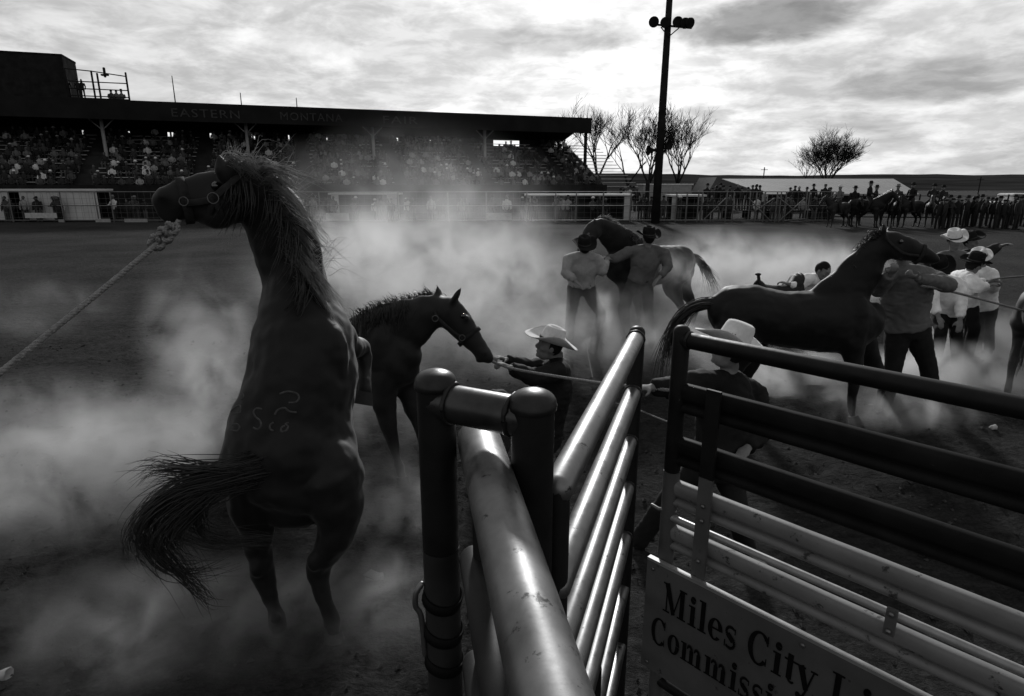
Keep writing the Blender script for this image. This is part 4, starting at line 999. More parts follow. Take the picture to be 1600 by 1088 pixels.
# ---------------- chestnut horse with a pale mane in the dust, head to the left
SG = V((.25, .97, 0)).normalized()
torsoG = [(1072,412,10.1,.17,.22),(1060,411,10.0,.26,.29),(1038,413,9.85,.28,.30),(1010,417,9.6,.275,.31),(984,417,9.4,.25,.33),(966,413,9.3,.19,.27),(956,408,9.25,.11,.15)]
neckG = [(992,400,9.4,.14,.30),(975,384,9.3,.115,.26),(957,369,9.22,.095,.20),(943,358,9.15,.08,.16),(934,352,9.1,.07,.12)]
headG = [(934,351,9.1,.075,.10),(927,360,9.08,.09,.14),(920,371,9.05,.08,.115),(914,381,9.02,.065,.09),(909,389,9.0,.058,.07),(905,394,8.98,.045,.045)]
legsG = [
 [(980,440,9.3,.12,.16),(978,465,9.25,.08,.1),(978,488,9.25,.058),(980,508,9.25,.037),(979,522,9.25,.044),(977,528,9.25,.037),(975,536,9.24,.055)],
 [(992,440,9.55,.12,.16),(995,462,9.55,.08,.1),(998,484,9.55,.058),(998,502,9.55,.037),(998,514,9.55,.044),(996,520,9.54,.037),(994,530,9.52,.055)],
 [(1058,425,9.85,.15,.25),(1050,448,9.85,.115,.16),(1060,470,9.85,.07,.09),(1068,488,9.85,.053),(1064,506,9.85,.038),(1062,514,9.85,.044),(1060,519,9.85,.037),(1058,525,9.85,.055)],
 [(1062,425,10.15,.15,.25),(1066,448,10.15,.115,.16),(1078,468,10.15,.07,.09),(1086,484,10.15,.053),(1084,498,10.15,.038),(1082,506,10.15,.044),(1080,511,10.15,.037),(1078,518,10.15,.055)]]
earsG = [(P(932,350,9.05), P(926,338,9.05), .045), (P(938,350,9.18), P(934,339,9.18), .045)]
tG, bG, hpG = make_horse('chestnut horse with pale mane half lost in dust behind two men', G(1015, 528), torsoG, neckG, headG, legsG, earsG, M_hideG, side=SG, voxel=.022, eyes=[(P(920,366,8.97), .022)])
m = MB(); crG, _ = cr([P(x, y, 9.25) for x, y in ((934,342),(945,343),(956,349),(968,357),(982,367),(996,376))], [(1, 1)]*6, 8)
for i, c in enumerate(crG):
    for k in range(3):
        c0 = c+V((0, rnd.uniform(-.06, .06), -.03)); d = V((.45, rnd.uniform(-.4, .3), .35))*rnd.uniform(.08, .2)*(1.2-.7*i/len(crG))
        hair(m, None, [c0, c0+d*.6+V((0, 0, .02)), c0+d+V((0, 0, -.04))], 5, .03, .005, 5, .01, rnd)
part(m, 'mane', M_maneA, tG)
m = MB(); hair(m, None, [P(1072,400,10.1), P(1086,402,10.15), P(1100,415,10.2), P(1110,435,10.2), P(1116,455,10.2)], 130, .07, .006, 8, .03, rnd, rspread=.03); part(m, 'tail', M_maneD, tG)
q = MB(); strap(q, P(914,381,9.02), P(905,394,8.98)-P(920,371,9.05), SG, .072, .098, .006, .018); part(q, 'halter', M_strap, tG)

# ---------------- template horse in local coordinates (faces +X), for horses at the edge and far along the rail
def horse_local(scale=1, headup=0, stride=0, voxel=.03, with_hair=True):
    mb = MB(); Y1 = V((0, 1, 0))
    T = [(-.80,1.08,.15,.20),(-.68,1.13,.25,.30),(-.48,1.15,.28,.31),(-.2,1.13,.26,.29),(.1,1.09,.28,.32),(.4,1.11,.25,.35),(.62,1.13,.2,.29),(.76,1.12,.12,.17)]
    mb.tube([V((a[0], 0, a[1])) for a in T], [(a[2], a[3]) for a in T], 14, 3, side=Y1)
    h = headup
    Nk = [(.45,1.22,.14,.31),(.72,1.42+h*.3,.11,.25),(.95,1.62+h*.7,.09,.18),(1.08,1.74+h,.07,.12)]
    mb.tube([V((a[0], 0, a[1])) for a in Nk], [(a[2], a[3]) for a in Nk], 12, 3, side=Y1)
    Hd = [(1.06,1.76+h,.075,.10),(1.18,1.66+h,.085,.14),(1.32,1.50+h,.065,.10),(1.44,1.36+h,.058,.072),(1.5,1.3+h,.045,.05)]
    mb.tube([V((a[0], 0, a[1])) for a in Hd], [(a[2], a[3]) for a in Hd], 12, 3, side=Y1)
    for sg in (-1, 1):
        ear(mb, V((1.06, sg*.05, 1.82+h)), V((1.09, sg*.07, 2.0+h)), .05, Y1)
        f = stride*sg
        Fl = [(.5,.95,.12,.16),(.5+f*.1,.7,.085,.1),(.52+f*.2,.46,.058,.06),(.52+f*.2,.28,.037,.04),(.52+f*.2,.14,.045,.045),(.56+f*.2,.07,.04,.04),(.59+f*.2,.02,.055,.055)]
        mb.tube([V((a[0], sg*.15, a[1])) for a in Fl], [(a[2], a[3]) for a in Fl], 10, 2, side=Y1)
        Hl = [(-.56,1.02,.15,.25),(-.46-f*.05,.8,.115,.16),(-.6-f*.1,.64,.07,.09),(-.72-f*.15,.48,.053,.06),(-.69-f*.12,.28,.038,.04),(-.68-f*.12,.15,.045,.045),(-.64-f*.12,.07,.04,.04),(-.61-f*.12,.02,.055,.055)]
        mb.tube([V((a[0], sg*.15, a[1])) for a in Hl], [(a[2], a[3]) for a in Hl], 10, 2, side=Y1)
    body = remesh(mb, voxel, 3, .5, 'horse_body')
    hm = MB(); r2 = random.Random(3)
    hair(hm, None, [V((-.82, 0, 1.25)), V((-.95, 0, 1.15)), V((-1.0, 0, .8)), V((-.98, 0, .45))], 50, .05, .01, 5, .02, r2)
    mn = MB()
    for i in range(14):
        f = i/13; c = V((.5+.56*f, 0, 1.53+.36*f+h*f)); hair(mn, None, [c, c+V((-.08, .08, .02)), c+V((-.1, .12, -.15))], 4, .02, .008, 4, .01, r2)
    return body, hm.mesh('horse_tail'), mn.mesh('horse_mane')
HB, HT, HM = horse_local()
def far_horse(loc, rz, label, coat, group, sc=1):
    t = thing('horse', loc, label, 'horse', group); t.rotation_euler = (0, 0, rz); t.scale = (sc,)*3
    for nm, me, mt_ in (('body', HB, coat), ('tail', HT, M_maneD), ('mane', HM, M_maneD)):
        k = me if not me.materials else me
        if not me.materials: me.materials.append(mt_); me.shade_smooth()
        o = bpy.data.objects.new(nm, me); COL.objects.link(o); o.parent = t
        if me.materials[0] != mt_: o.material_slots[0].link = 'OBJECT'; o.material_slots[0].material = mt_
    return t
pe = P(1582, 570, 6.3)
far_horse((pe.x+.93, 7.0, -.02), R(40), 'rump of a dusty horse cut off by the picture edge', M_hideG, 'horses in the arena', .95)
# ================================================================== PEOPLE IN THE ARENA
M_skin = mat('weathered_skin', .16, .55, var=.2, scale=30)
M_hairm = mat('dark_hair', .012, .5, var=.4, scale=80)
M_hatW = mat('pale_straw_hat', .52, .75, var=.12, scale=40, bump=.1, bscale=300)
M_hatD = mat('black_felt_hat', .012, .85, var=.3, scale=20)
M_band = mat('hat_band', .04, .6)
def cloth(n, g, **k): return mat(n, g, .85, var=.28, scale=9, bump=.05, bscale=120, spec=.15, **k)
M_jkt = cloth('dark_work_jacket', .012); M_jkt2 = cloth('black_jacket', .009); M_jean = cloth('dark_denim', .03); M_blkj = cloth('black_jeans', .012)
M_shG = cloth('grey_work_shirt', .095); M_shP = cloth('pale_grey_shirt', .24); M_shW = cloth('white_shirt', .72); M_vest = cloth('dark_vest', .03)
M_boot = mat('boot_leather', .02, .45, var=.3, scale=12)
M_leath = mat('saddle_leather', .025, .4, var=.4, scale=14, bump=.05, bscale=60)
def fr(d, up=V((0, 0, 1))):
    d = V(d).normalized(); s = d.cross(up)
    if s.length < 1e-4: s = V((1, 0, 0))
    s.normalize(); return d, s, s.cross(d)
def add_hand(mb, wrist, d, pn, curl=1.0, left=False):
    """palm, four unequal bent fingers and a thumb leaving the side of the palm"""
    d = V(d).normalized(); pn = V(pn); pn = (pn-d*pn.dot(d)).normalized(); s = d.cross(pn)*(1 if left else -1)
    w = V(wrist)
    mb.tube([w-d*.02, w+d*.03, w+d*.075, w+d*.095], [(.026, .02), (.034, .018), (.042, .017), (.04, .014)], 10, 2, side=s)
    for k, (o, l) in enumerate(((.030, .072), (.010, .082), (-.010, .077), (-.029, .06))):
        b = w+d*.092+s*o; a1, a2, a3 = .45*curl, 1.35*curl, 2.2*curl
        q1 = b+(d*cos(a1)+pn*sin(a1))*l*.42; q2 = q1+(d*cos(a2)+pn*sin(a2))*l*.33; q3 = q2+(d*cos(a3)+pn*sin(a3))*l*.26
        mb.tube([b-d*.02, b, q1, q2, q3], [.0095, .0098, .009, .0085, .0072], 8, 2)
    b = w+d*.035+s*.032; q1 = b+(d*.6+s*.7+pn*.3).normalized()*.04; q2 = q1+(d*.75+s*.1+pn*.7*curl).normalized()*.03
    mb.tube([b-s*.012, b, q1, q2], [.012, .0125, .0105, .0085], 8, 2)
def wrinkle(me, amp, sc, seed):
    def f(c):
        p = c*sc+V((seed, seed, 0)); w = noise.noise(p*.55+V((9, 2, 4))); return amp*.7*noise.fractal(p, .9, 2.0, 3)+amp*.8*(1-abs(noise.noise(V((p.x*1.3, p.y*1.3, p.z*3.2+3*w)))*2.2))
    push(me, f)
def hat(parent, top, f, up, mt_, brim=.185, curl=.075, crown=.12, droop=.0):
    """cowboy hat: creased crown, curled brim, band; top = centre of the crown's base"""
    f = V(f); up = V(up).normalized(); f = (f-up*f.dot(up)).normalized(); s = f.cross(up)
    m = MB(); n, k = 36, 6; top = V(top)
    def hp(a, r, z): return top+f*(cos(a)*r*1.16)+s*(sin(a)*r*.97)+up*z
    rc = .088
    for lay in (0, .005):
        b = len(m.v)
        for i in range(k+1):
            t = i/k; r = rc+(brim-rc)*t
            for j in range(n):
                a = 2*pi*j/n; z = curl*(sin(a)**4)*t**1.6-droop*(cos(a)**2)*t*t-.012*t*(1-t)
                m.v.append(hp(a, r*(1-.10*(sin(a)**4)*t), z+lay))
        for i in range(k):
            for j in range(n):
                q = [b+i*n+j, b+i*n+(j+1) % n, b+(i+1)*n+(j+1) % n, b+(i+1)*n+j]
                m.face(q[::-1] if lay else q)
    e0, e1 = k*n, (k+1)*n+k*n
    for j in range(n): m.face([e0+j, e0+(j+1) % n, e1+(j+1) % n, e1+j])
    o = part(m, 'hat', mt_, parent)
    m = MB(); b = 0
    prof = [(1.0, 0), (1.0, .25), (.97, .55), (.93, .8), (.86, .95), (.72, 1.03), (.45, .96), (.2, .84), (.02, .80)]
    for (rr, zz) in prof:
        for j in range(n):
            a = 2*pi*j/n; r = rc*rr*1.02
            pinch = 1-.16*max(0, cos(a))**2*(zz if rr > .5 else .8)
            z = crown*zz
            if rr < .8: z -= crown*.12*(1-abs(sin(a)))*(1-rr)
            m.v.append(hp(a, r*pinch, z+.003))
    for i in range(len(prof)-1):
        for j in range(n): m.face([i*n+j, i*n+(j+1) % n, (i+1)*n+(j+1) % n, (i+1)*n+j])
    m.face([(len(prof)-1)*n+j for j in range(n)])
    part(m, 'crown', mt_, o)
    m = MB(); strap(m, top+up*.016, up, f, rc*1.19, rc*1.0, .003, .010, 36); part(m, 'hat_band', M_band, o)
    for sg in (-1, 1):     # eyelets in the side of the crown
        for j in range(3):
            m = MB(); c = top+s*(sg*rc*.985)+up*(.062)+f*(.018*(j-1)); m.ell(c, (.004,)*3, nu=6, nv=4); part(m, 'eyelet', M_band, o)
    return o
PN = [0]
def person(label, J, top, legs, hat_mat=None, face=None, hair_=True, jacket=True, group='men handling the horses', cap=None, grip=None, big=1.0, headtilt=None, belt=False):
    q = {k: (P(*v) if not isinstance(v, V) else v) for k, v in J.items()}
    base = (q['anL']+q['anR'])/2; base.z = 0; PN[0] += 1; seed = PN[0]*3.7
    t = thing('person', base, label, 'person', group)
    side = (q['shR']-q['shL']).normalized()
    pel, che, nek, hed = q['pel'], q['che'], q['nek'], q['hed']
    wai = pel.lerp(che, .45)
    hipL, hipR = pel-side*.09-V((0, 0, .02)), pel+side*.09-V((0, 0, .02))
    if 'hiL' in q: hipL, hipR = q['hiL'], q['hiR']
    B = big
    tor = [pel-(che-pel).normalized()*.06, pel, wai, che, che.lerp(nek, .62), nek]
    up = (hed-nek).normalized(); F = V(face).normalized() if face is not None else V((0, -1, 0))
    if headtilt is not None: up = V(headtilt).normalized()
    F = (F-up*F.dot(up)).normalized(); hs = F.cross(up)
    mb = MB()
    mb.tube(tor, [(.13*B, .09*B), (.155*B, .11*B), (.145*B, .10*B), (.175*B, .115*B), (.14*B, .09*B), (.06, .06)], 14, 3, side=side)
    mb.tube([nek-up*.03, nek+up*.04, hed-up*.05], [.06, .054, .056], 12, 2)
    mb.ell(hed+up*.02, (.076, .097, .108), axes=(hs, F, up)); mb.ell(hed-up*.055+F*.025, (.055, .066, .062), axes=(hs, F, up))
    mb.tube([hed+up*.02+F*.092, hed-up*.012+F*.113, hed-up*.022+F*.098], [.009, .014, .012], 8, 2)          # nose
    mb.ell(hed+up*.036+F*.085, (.055, .018, .012), axes=(hs, F, up)); mb.ell(hed-up*.088+F*.072, (.026, .022, .018), axes=(hs, F, up))   # brow, chin
    mb.ell(hed-up*.055+F*.09, (.024, .010, .007), axes=(hs, F, up))                                          # lips
    for sg in (-1, 1): mb.ell(hed+hs*(sg*.078)-F*.005, (.010, .020, .032), axes=(hs, F, up)); mb.ell(hed+hs*(sg*.045)+F*.06-up*.015, (.024, .025, .022), axes=(hs, F, up))
    sl, lg, bt = MB(), MB(), MB()
    cuff = []
    for sd, sg in (('L', -1), ('R', 1)):
        sh, el, ha = q['sh'+sd], q['el'+sd], q['ha'+sd]
        mb.tube([sh, sh.lerp(el, .5), el, el.lerp(ha, .4), ha], [.055*B, .048*B, .041*B, .038*B, .027], 10, 2)
        d = (ha-el).normalized(); pn = V(grip[sd]) if grip and sd in grip else V((0, 0, -1))
        add_hand(mb, ha, d, pn, .95 if (grip and sd in grip) else .45, left=(sd == 'L'))
        i0 = .035 if jacket else .034; w0 = ha-d*.01 if jacket else ha-d*.03
        sl.tube([sh-(el-sh).normalized()*.02, sh.lerp(el, .35), sh.lerp(el, .8), el, el.lerp(w0, .35), w0], [.065*B+i0*.5, .055*B+i0*.7, .045*B+i0*.75, .046*B+i0*.7, .042*B+i0*.6, .03+i0*.5], 12, 3, cap='flat')
        hp_, kn, an = (hipL if sd == 'L' else hipR), q['kn'+sd], q['an'+sd]
        td = V(J['to'+sd]) if 'to'+sd in J else F; td = (td-V((0, 0, td.z))).normalized()
        mb.tube([hp_, hp_.lerp(kn, .5), kn, kn.lerp(an, .35), an], [.088*B, .075*B, .055*B, .054*B, .038], 10, 2)
        mb.tube([an, an+td*.05-V((0, 0, .05)), an+td*.15-V((0, 0, .065))], [.036, .036, .028], 8, 2)
        lg.tube([hp_+V((0, 0, .03)), hp_.lerp(kn, .35), hp_.lerp(kn, .75), kn, kn.lerp(an, .4), kn.lerp(an, .8), an-V((0, 0, .01))], [.108*B, .098*B, .078*B, .072*B, .070*B, .064*B, .068], 12, 3, cap='flat')
        a2 = an-V((0, 0, .035))
        bm_ = MB(); bm_.tube([an+(kn-an).normalized()*.16, an-V((0, 0, .03)), a2+td*.03-V((0, 0, .02)), a2+td*.1-V((0, 0, .03)), a2+td*.19-V((0, 0, .038)), a2+td*.22-V((0, 0, .036))], [(.058, .058), (.046, .048), (.043, .046), (.046, .032), (.036, .022), (.018, .012)], 12, 3, side=td.cross(V((0, 0, 1))))
        bm_.box(a2-td*.012-V((0, 0, .055)), (.05, .055, .035))
        part(bm_, 'boot', M_boot, t)
    put_world('body', remesh(mb, .0085 if pel.y < 7 else .012, 3, .5), M_skin, t)
    sl.tube([q['shL'].lerp(q['shR'], .02), (q['shL']+q['shR'])/2+(nek-che).normalized()*.02, q['shR'].lerp(q['shL'], .02)], [.075*B, .09*B, .075*B], 12, 3)
    st = [pel-(che-pel).normalized()*(.07 if jacket else -.01), pel+(che-pel).normalized()*.02, wai, che, che.lerp(nek, .55), nek-up*.005]
    j = .022 if jacket else .022
    sl.tube(st, [(.172*B+j, .125*B+j), (.168*B+j, .122*B+j), (.158*B+j, .115*B+j), (.19*B+j, .128*B+j), (.155*B+j, .10*B+j), (.068+j*.5, .068+j*.5)], 18, 3, side=side, cap='flat')
    me = remesh(sl, .013 if pel.y < 7 else .02, 5, .5); wrinkle(me, .011, 7, seed); put_world('jacket' if jacket else 'shirt', me, top, t)
    lg.tube([pel-V((0, 0, .10)), pel-V((0, 0, .02)), pel+(che-pel).normalized()*.06], [(.14*B, .11*B), (.172*B, .13*B), (.166*B, .122*B)], 16, 2, side=side, cap='flat')
    me = remesh(lg, .014 if pel.y < 7 else .02, 5, .5); wrinkle(me, .005, 8, seed+5); put_world('trousers', me, legs, t)
    if belt:
        m = MB(); strap(m, pel+(che-pel).normalized()*.05, (che-pel), side, .178*B, .134*B, .006, .018); part(m, 'belt', M_boot, t)
    if hat_mat is not None:
        u2 = (up-F*.05).normalized(); hat(t, hed+up*.055, F, u2, hat_mat, *(cap or ()))
    if hair_:
        m = MB(); m.ell(hed+up*.03-F*.012, (.084, .100, .104), axes=(hs, F, up), nu=18, nv=12)
        # keep only the cap of hair above and behind the face
        keep = [f for f in m.f if all((m.v[i]-hed).dot(up)*.8-(m.v[i]-hed).dot(F)*.9 > -.022 for i in f)]
        m.f = keep; m.m = [0]*len(keep); part(m, 'hair', M_hairm, t)
    return t
# C: crouching man hauling on the brown horse
person('man in white cowboy hat and dark jacket leaning back, gripping the brown horse', dict(
    pel=(852,684,5.1), che=(868,606,5.06), nek=(869,562,5.02), hed=(858,543,4.98), shL=(864,572,5.24), shR=(874,580,4.84), elL=(826,574,5.1), elR=(832,590,4.72), haL=(790,562,4.9), haR=(798,575,4.62),
    knL=(775,618,5.0), knR=(800,650,4.72), anL=(752,712,5.0), anR=(775,728,4.72), toL=(-1,0,0), toR=(-1,-.1,0)), M_jkt, M_jean, M_hatW, face=(-1,-.15,-.2), grip=dict(L=(0,0,-1), R=(0,0,-1)), cap=(.205, .085, .125), headtilt=(.3,0,1))
# D: man pulling the rope, behind the lettered gate
person('man in white cowboy hat bent behind the lettered gate, arm stretched along the rope', dict(
    pel=(1122,722,3.62), che=(1134,640,3.72), nek=(1138,580,3.74), hed=(1140,549,3.72), shL=(1096,598,3.62), shR=(1176,612,3.84), elL=(1052,606,3.56), elR=(1196,668,3.78), haL=(1018,606,3.5), haR=(1168,700,3.55),
    knL=(1052,772,3.62), knR=(1150,790,3.5), anL=(998,845,3.72), anR=(1165,856,3.62), toL=(-.6,.6,0), toR=(.5,-.7,0)), M_jkt2, M_blkj, M_hatW, face=(-.8,.55,-.15), grip=dict(L=(0,0,-1)), cap=(.215, .07, .135), headtilt=(.28,.05,1))
# E: man in pale shirt, back view
person('man with dark hat and pale shirt, back turned, holding the chestnut horse', dict(
    pel=(908,449,8.6), che=(911,418,8.55), nek=(913,399,8.5), hed=(913,387,8.46), shL=(889,404,8.5), shR=(934,406,8.5), elL=(884,427,8.42), elR=(941,425,8.5), haL=(900,440,8.3), haR=(948,407,8.8),
    knL=(891,498,8.5), knR=(939,492,8.45), anL=(888,548,8.55), anR=(925,552,8.7), toL=(0,1,0), toR=(.4,1,0)), M_shP, M_jean, M_hatD, face=(-.25,1,-.1), jacket=False, belt=True, cap=(.18,.07,.115), grip=dict(R=(0,0,-1)))
# F: man in dark hat beside him
person('man with black hat and shirt dim in the dust, legs braced beside the chestnut horse', dict(
    pel=(1000,441,9.0), che=(1008,409,8.95), nek=(1012,388,8.92), hed=(1013,373,8.9), shL=(984,393,8.95), shR=(1038,394,8.95), elL=(962,404,8.95), elR=(1044,418,8.85), haL=(944,404,9.0), haR=(1030,434,8.75),
    knL=(972,482,8.8), knR=(1014,490,8.95), anL=(984,532,9.1), anR=(1018,534,9.0), toL=(-.5,1,0), toR=(0,1,0)), M_shG, M_jean, M_hatD, face=(-.3,1,0), jacket=False, cap=(.18,.07,.12), grip=dict(L=(0,0,-1)), belt=True)
# I: big man holding the black horse's head
person('heavy man in grey shirt and black trousers with arms round the black horse\'s head', dict(
    pel=(1418,514,6.4), che=(1416,462,6.38), nek=(1413,420,6.36), hed=(1408,396,6.36), shL=(1388,430,6.38), shR=(1448,432,6.34), elL=(1372,452,6.2), elR=(1482,446,6.1), haL=(1392,428,5.88), haR=(1432,434,5.86),
    knL=(1396,574,6.36), knR=(1450,572,6.36), anL=(1382,632,6.42), anR=(1458,634,6.4), toL=(-.6,.8,0), toR=(.5,.9,0)), M_shG, M_blkj, None, face=(.3,1,0), jacket=False, big=1.22, grip=dict(L=(0,.5,1), R=(0,.5,1)))
# J: man bent over a saddle
person('bareheaded man in white shirt stooping with a saddle beyond the black horse', dict(
    pel=(1258,478,8.7), che=(1268,448,8.5), nek=(1280,434,8.35), hed=(1285,424,8.25), shL=(1262,436,8.2), shR=(1292,442,8.6), elL=(1246,448,8.1), elR=(1288,466,8.4), haL=(1232,444,8.15), haR=(1268,478,8.3),
    knL=(1262,515,8.5), knR=(1275,512,8.7), anL=(1258,548,8.6), anR=(1280,544,8.8), toL=(.5,-1,0), toR=(.5,-1,0)), M_shW, M_jean, None, face=(.5,-.8,-.5), jacket=False, headtilt=(.3,-.3,1), grip=dict(L=(0,0,-1)))
# K: the group by the far team
person('man in white cowboy hat and grey shirt facing the camera behind the rope crew', dict(
    pel=(1490,452,9.2), che=(1490,417,9.15), nek=(1490,396,9.1), hed=(1491,377,9.05), shL=(1512,402,9.1), shR=(1468,402,9.1), elL=(1518,428,9.05), elR=(1460,428,9.05), haL=(1508,450,8.9), haR=(1472,450,8.9),
    knL=(1498,494,9.15), knR=(1482,494,9.15), anL=(1500,532,9.2), anR=(1480,532,9.2)), M_shG, M_jean, M_hatW, face=(-.05,-1,0), jacket=False, cap=(.17,.085,.125))
person('man in dark jacket flinging one bare arm out sideways behind the rope crew', dict(
    pel=(1524,452,9.6), che=(1522,415,9.55), nek=(1520,394,9.5), hed=(1517,379,9.5), shL=(1540,397,9.5), shR=(1502,400,9.5), elL=(1556,387,9.4), elR=(1496,424,9.45), haL=(1566,384,9.3), haR=(1504,444,9.3),
    knL=(1530,492,9.55), knR=(1518,492,9.55), anL=(1532,526,9.6), anR=(1516,526,9.6)), M_vest, M_jean, M_hatD, face=(.3,-1,0), jacket=False)
person('stooping man in black hat and long white shirt just past the grey-shirted man', dict(
    pel=(1482,488,7.6), che=(1480,456,7.5), nek=(1472,436,7.45), hed=(1469,420,7.4), shL=(1458,440,7.5), shR=(1496,443,7.45), elL=(1456,466,7.35), elR=(1502,470,7.35), haL=(1466,494,7.2), haR=(1500,500,7.2),
    knL=(1470,520,7.4), knR=(1494,524,7.45), anL=(1462,566,7.6), anR=(1496,570,7.6), toL=(-.6,.8,0), toR=(.3,1,0)), M_shW, M_blkj, M_hatD, face=(.3,1,-.2), jacket=False, cap=(.17,.05,.12))
person('man in black hat and white shirt bracing low, both hands on the taut rope', dict(
    pel=(1508,478,8.0), che=(1506,448,7.95), nek=(1514,429,7.9), hed=(1521,415,7.88), shL=(1494,432,8.1), shR=(1518,438,7.75), elL=(1522,442,8.0), elR=(1530,450,7.7), haL=(1545,440,7.9), haR=(1546,446,7.72),
    knL=(1518,512,7.95), knR=(1522,514,7.8), anL=(1506,552,8.0), anR=(1512,556,7.9), toL=(1,0,0), toR=(1,0,0)), M_shW, M_blkj, M_hatD, face=(1,.2,-.1), jacket=False, cap=(.175,.05,.12), grip=dict(L=(0,0,-1), R=(0,0,-1)))
person('white-shirted man with pale hat at the far end of the rope crew', dict(
    pel=(1536,482,8.5), che=(1534,448,8.45), nek=(1534,422,8.4), hed=(1531,406,8.38), shL=(1516,426,8.4), shR=(1550,428,8.4), elL=(1522,448,8.2), elR=(1553,450,8.3), haL=(1542,444,8.1), haR=(1553,440,8.1),
    knL=(1528,512,8.45), knR=(1544,512,8.45), anL=(1526,546,8.5), anR=(1546,546,8.5), toL=(.3,1,0), toR=(.3,1,0)), M_shW, M_jean, M_hatW, face=(.2,1,0), jacket=False, cap=(.16,.04,.11))
# ropes between them
t = thing('lead_rope', P(900, 590, 4.2), 'taut rope from the brown horse past the open gate to the gate man', 'rope')
part(rope_mesh([P(762,562,4.45), P(800,576,4.55), P(880,590,4.2), P(950,600,3.85), P(1020,607,3.5), P(1060,612,3.45)], .011), 'rope', M_rope, t)
m = MB(); 
t = thing('slack_rope', G(1000, 640), 'thin slack rope end trailing on the dirt beyond the open gate', 'rope')
part(rope_mesh([P(1045,660,4.0), P(1020,650,4.15), P(990,638,4.4), G(960,632)+V((0,0,.02))], .006), 'rope', M_rope, t)
t = thing('lead_rope', P(1520, 465, 6.2), 'taut rope running from the black horse out past the picture edge', 'rope')
part(rope_mesh([P(1440,447,5.85), P(1470,452,6.0), P(1530,467,6.3), P(1600,486,6.6), P(1660,502,6.8)], .012), 'rope', M_rope, t)
t = thing('lead_rope', P(1570, 436, 7.8), 'pale level rope held by the white-shirted rope crew', 'rope')
part(rope_mesh([P(1540,446,7.75), P(1552,437,7.8), P(1600,432,8.0), P(1660,430,8.2)], .013), 'rope', M_rope, t)
t = thing('lead_rope', G(918, 560), 'thin pale rope dangling by the boots of the pale-shirted man', 'rope')
part(rope_mesh([P(925,520,8.3), P(918,545,8.1), P(922,570,7.6), P(926,590,7.2)], .008), 'rope', M_rope, t)
# saddle carried by the stooping man
def saddle():
    c = P(1214, 452, 8.2); t = thing('saddle', c, 'dark leather saddle with upright horn held beside the stooping man', 'saddle')
    m = MB(); n = 13
    for i in range(n):
        x = -.27+.54*i/(n-1)
        zs = .06*((x+.02)/.27)**2+(.10 if x > .2 else 0)+(.03 if x < -.18 else 0)
        for j in range(9):
            a = (j-4)/4; m.v.append(c+V((x, a*.24, zs-.22*a*a+.02)))
    for i in range(n-1):
        for j in range(8): m.face([i*9+j, i*9+j+1, (i+1)*9+j+1, (i+1)*9+j])
    seat = part(m, 'seat', M_leath, t); sd = seat.modifiers.new('s', 'SOLIDIFY'); sd.thickness = .03
    m = MB(); m.tube([c+V((-.24, 0, .05)), c+V((-.26, 0, .14)), c+V((-.27, 0, .19))], [.035, .022, .02], 10, 2); m.ell(c+V((-.275, 0, .2)), (.04, .04, .02)); part(m, 'horn', M_leath, t)
    m = MB(); m.tube([c+V((.23, -.17, .06)), c+V((.28, -.1, .16)), c+V((.29, 0, .19)), c+V((.28, .1, .16)), c+V((.23, .17, .06))], [.025, .03, .032, .03, .025], 10, 3); part(m, 'cantle', M_leath, t)
    for sg in (-1, 1):
        m = MB(); m.tube([c+V((0, sg*.2, -.1)), c+V((.02, sg*.27, -.3)), c+V((.03, sg*.27, -.5))], [(.02, .11), (.014, .13), (.012, .06)], 10, 3, side=V((0, 1, 0))); part(m, 'fender', M_leath, t)
        m = MB(); q = c+V((.03, sg*.27, -.58)); m.tube([q+V((-.06, 0, .08)), q+V((-.07, 0, -.04)), q+V((.07, 0, -.04)), q+V((.06, 0, .08)), q+V((-.06, 0, .08))], .012, 6); part(m, 'stirrup', M_leath, t)
saddle()
# litter on the dirt
def litter(px, py, label, s, shape):
    c = G(px, py); t = MB(); r3 = random.Random(px)
    if shape == 'cup':
        t.lathe(c+V((0, 0, s*.5)), [(s*.45, -s*.6), (s*.5, -s*.4), (s*.42, -s*.1), (s*.56, .2*s), (s*.6, s*.6), (s*.5, s*.55), (s*.4, -s*.3)], 12, (V((0, 0, 1)), V((0, 1, 0)), V((1, .3, 0)).normalized()))
    else:
        for k in range(2): t.box(c+V((0, 0, .012+.012*k)), (s*1.6, s, .01), rz=r3.uniform(0, 3)+k*.4)
    for v in t.v: v += V((r3.uniform(-1, 1), r3.uniform(-1, 1), r3.uniform(0, 1)))*s*.08
    tag(t.build('litter', mat('pale_litter', .35, .6) if shape == 'cup' else mat('dirty_paper', .14, .8)), label, 'litter', None)
litter(1448, 868, 'crumpled pale cup lying on the dirt behind the lettered gate', .055, 'cup')
litter(1551, 672, 'small pale scrap on the dirt below the gate rail near the black horse', .05, 'cup')
litter(585, 905, 'flat pale paper scrap on the dirt beside the rearing horse', .07, 'paper')
litter(4, 1062, 'white scrap in the dirt at the lower picture corner', .05, 'cup')
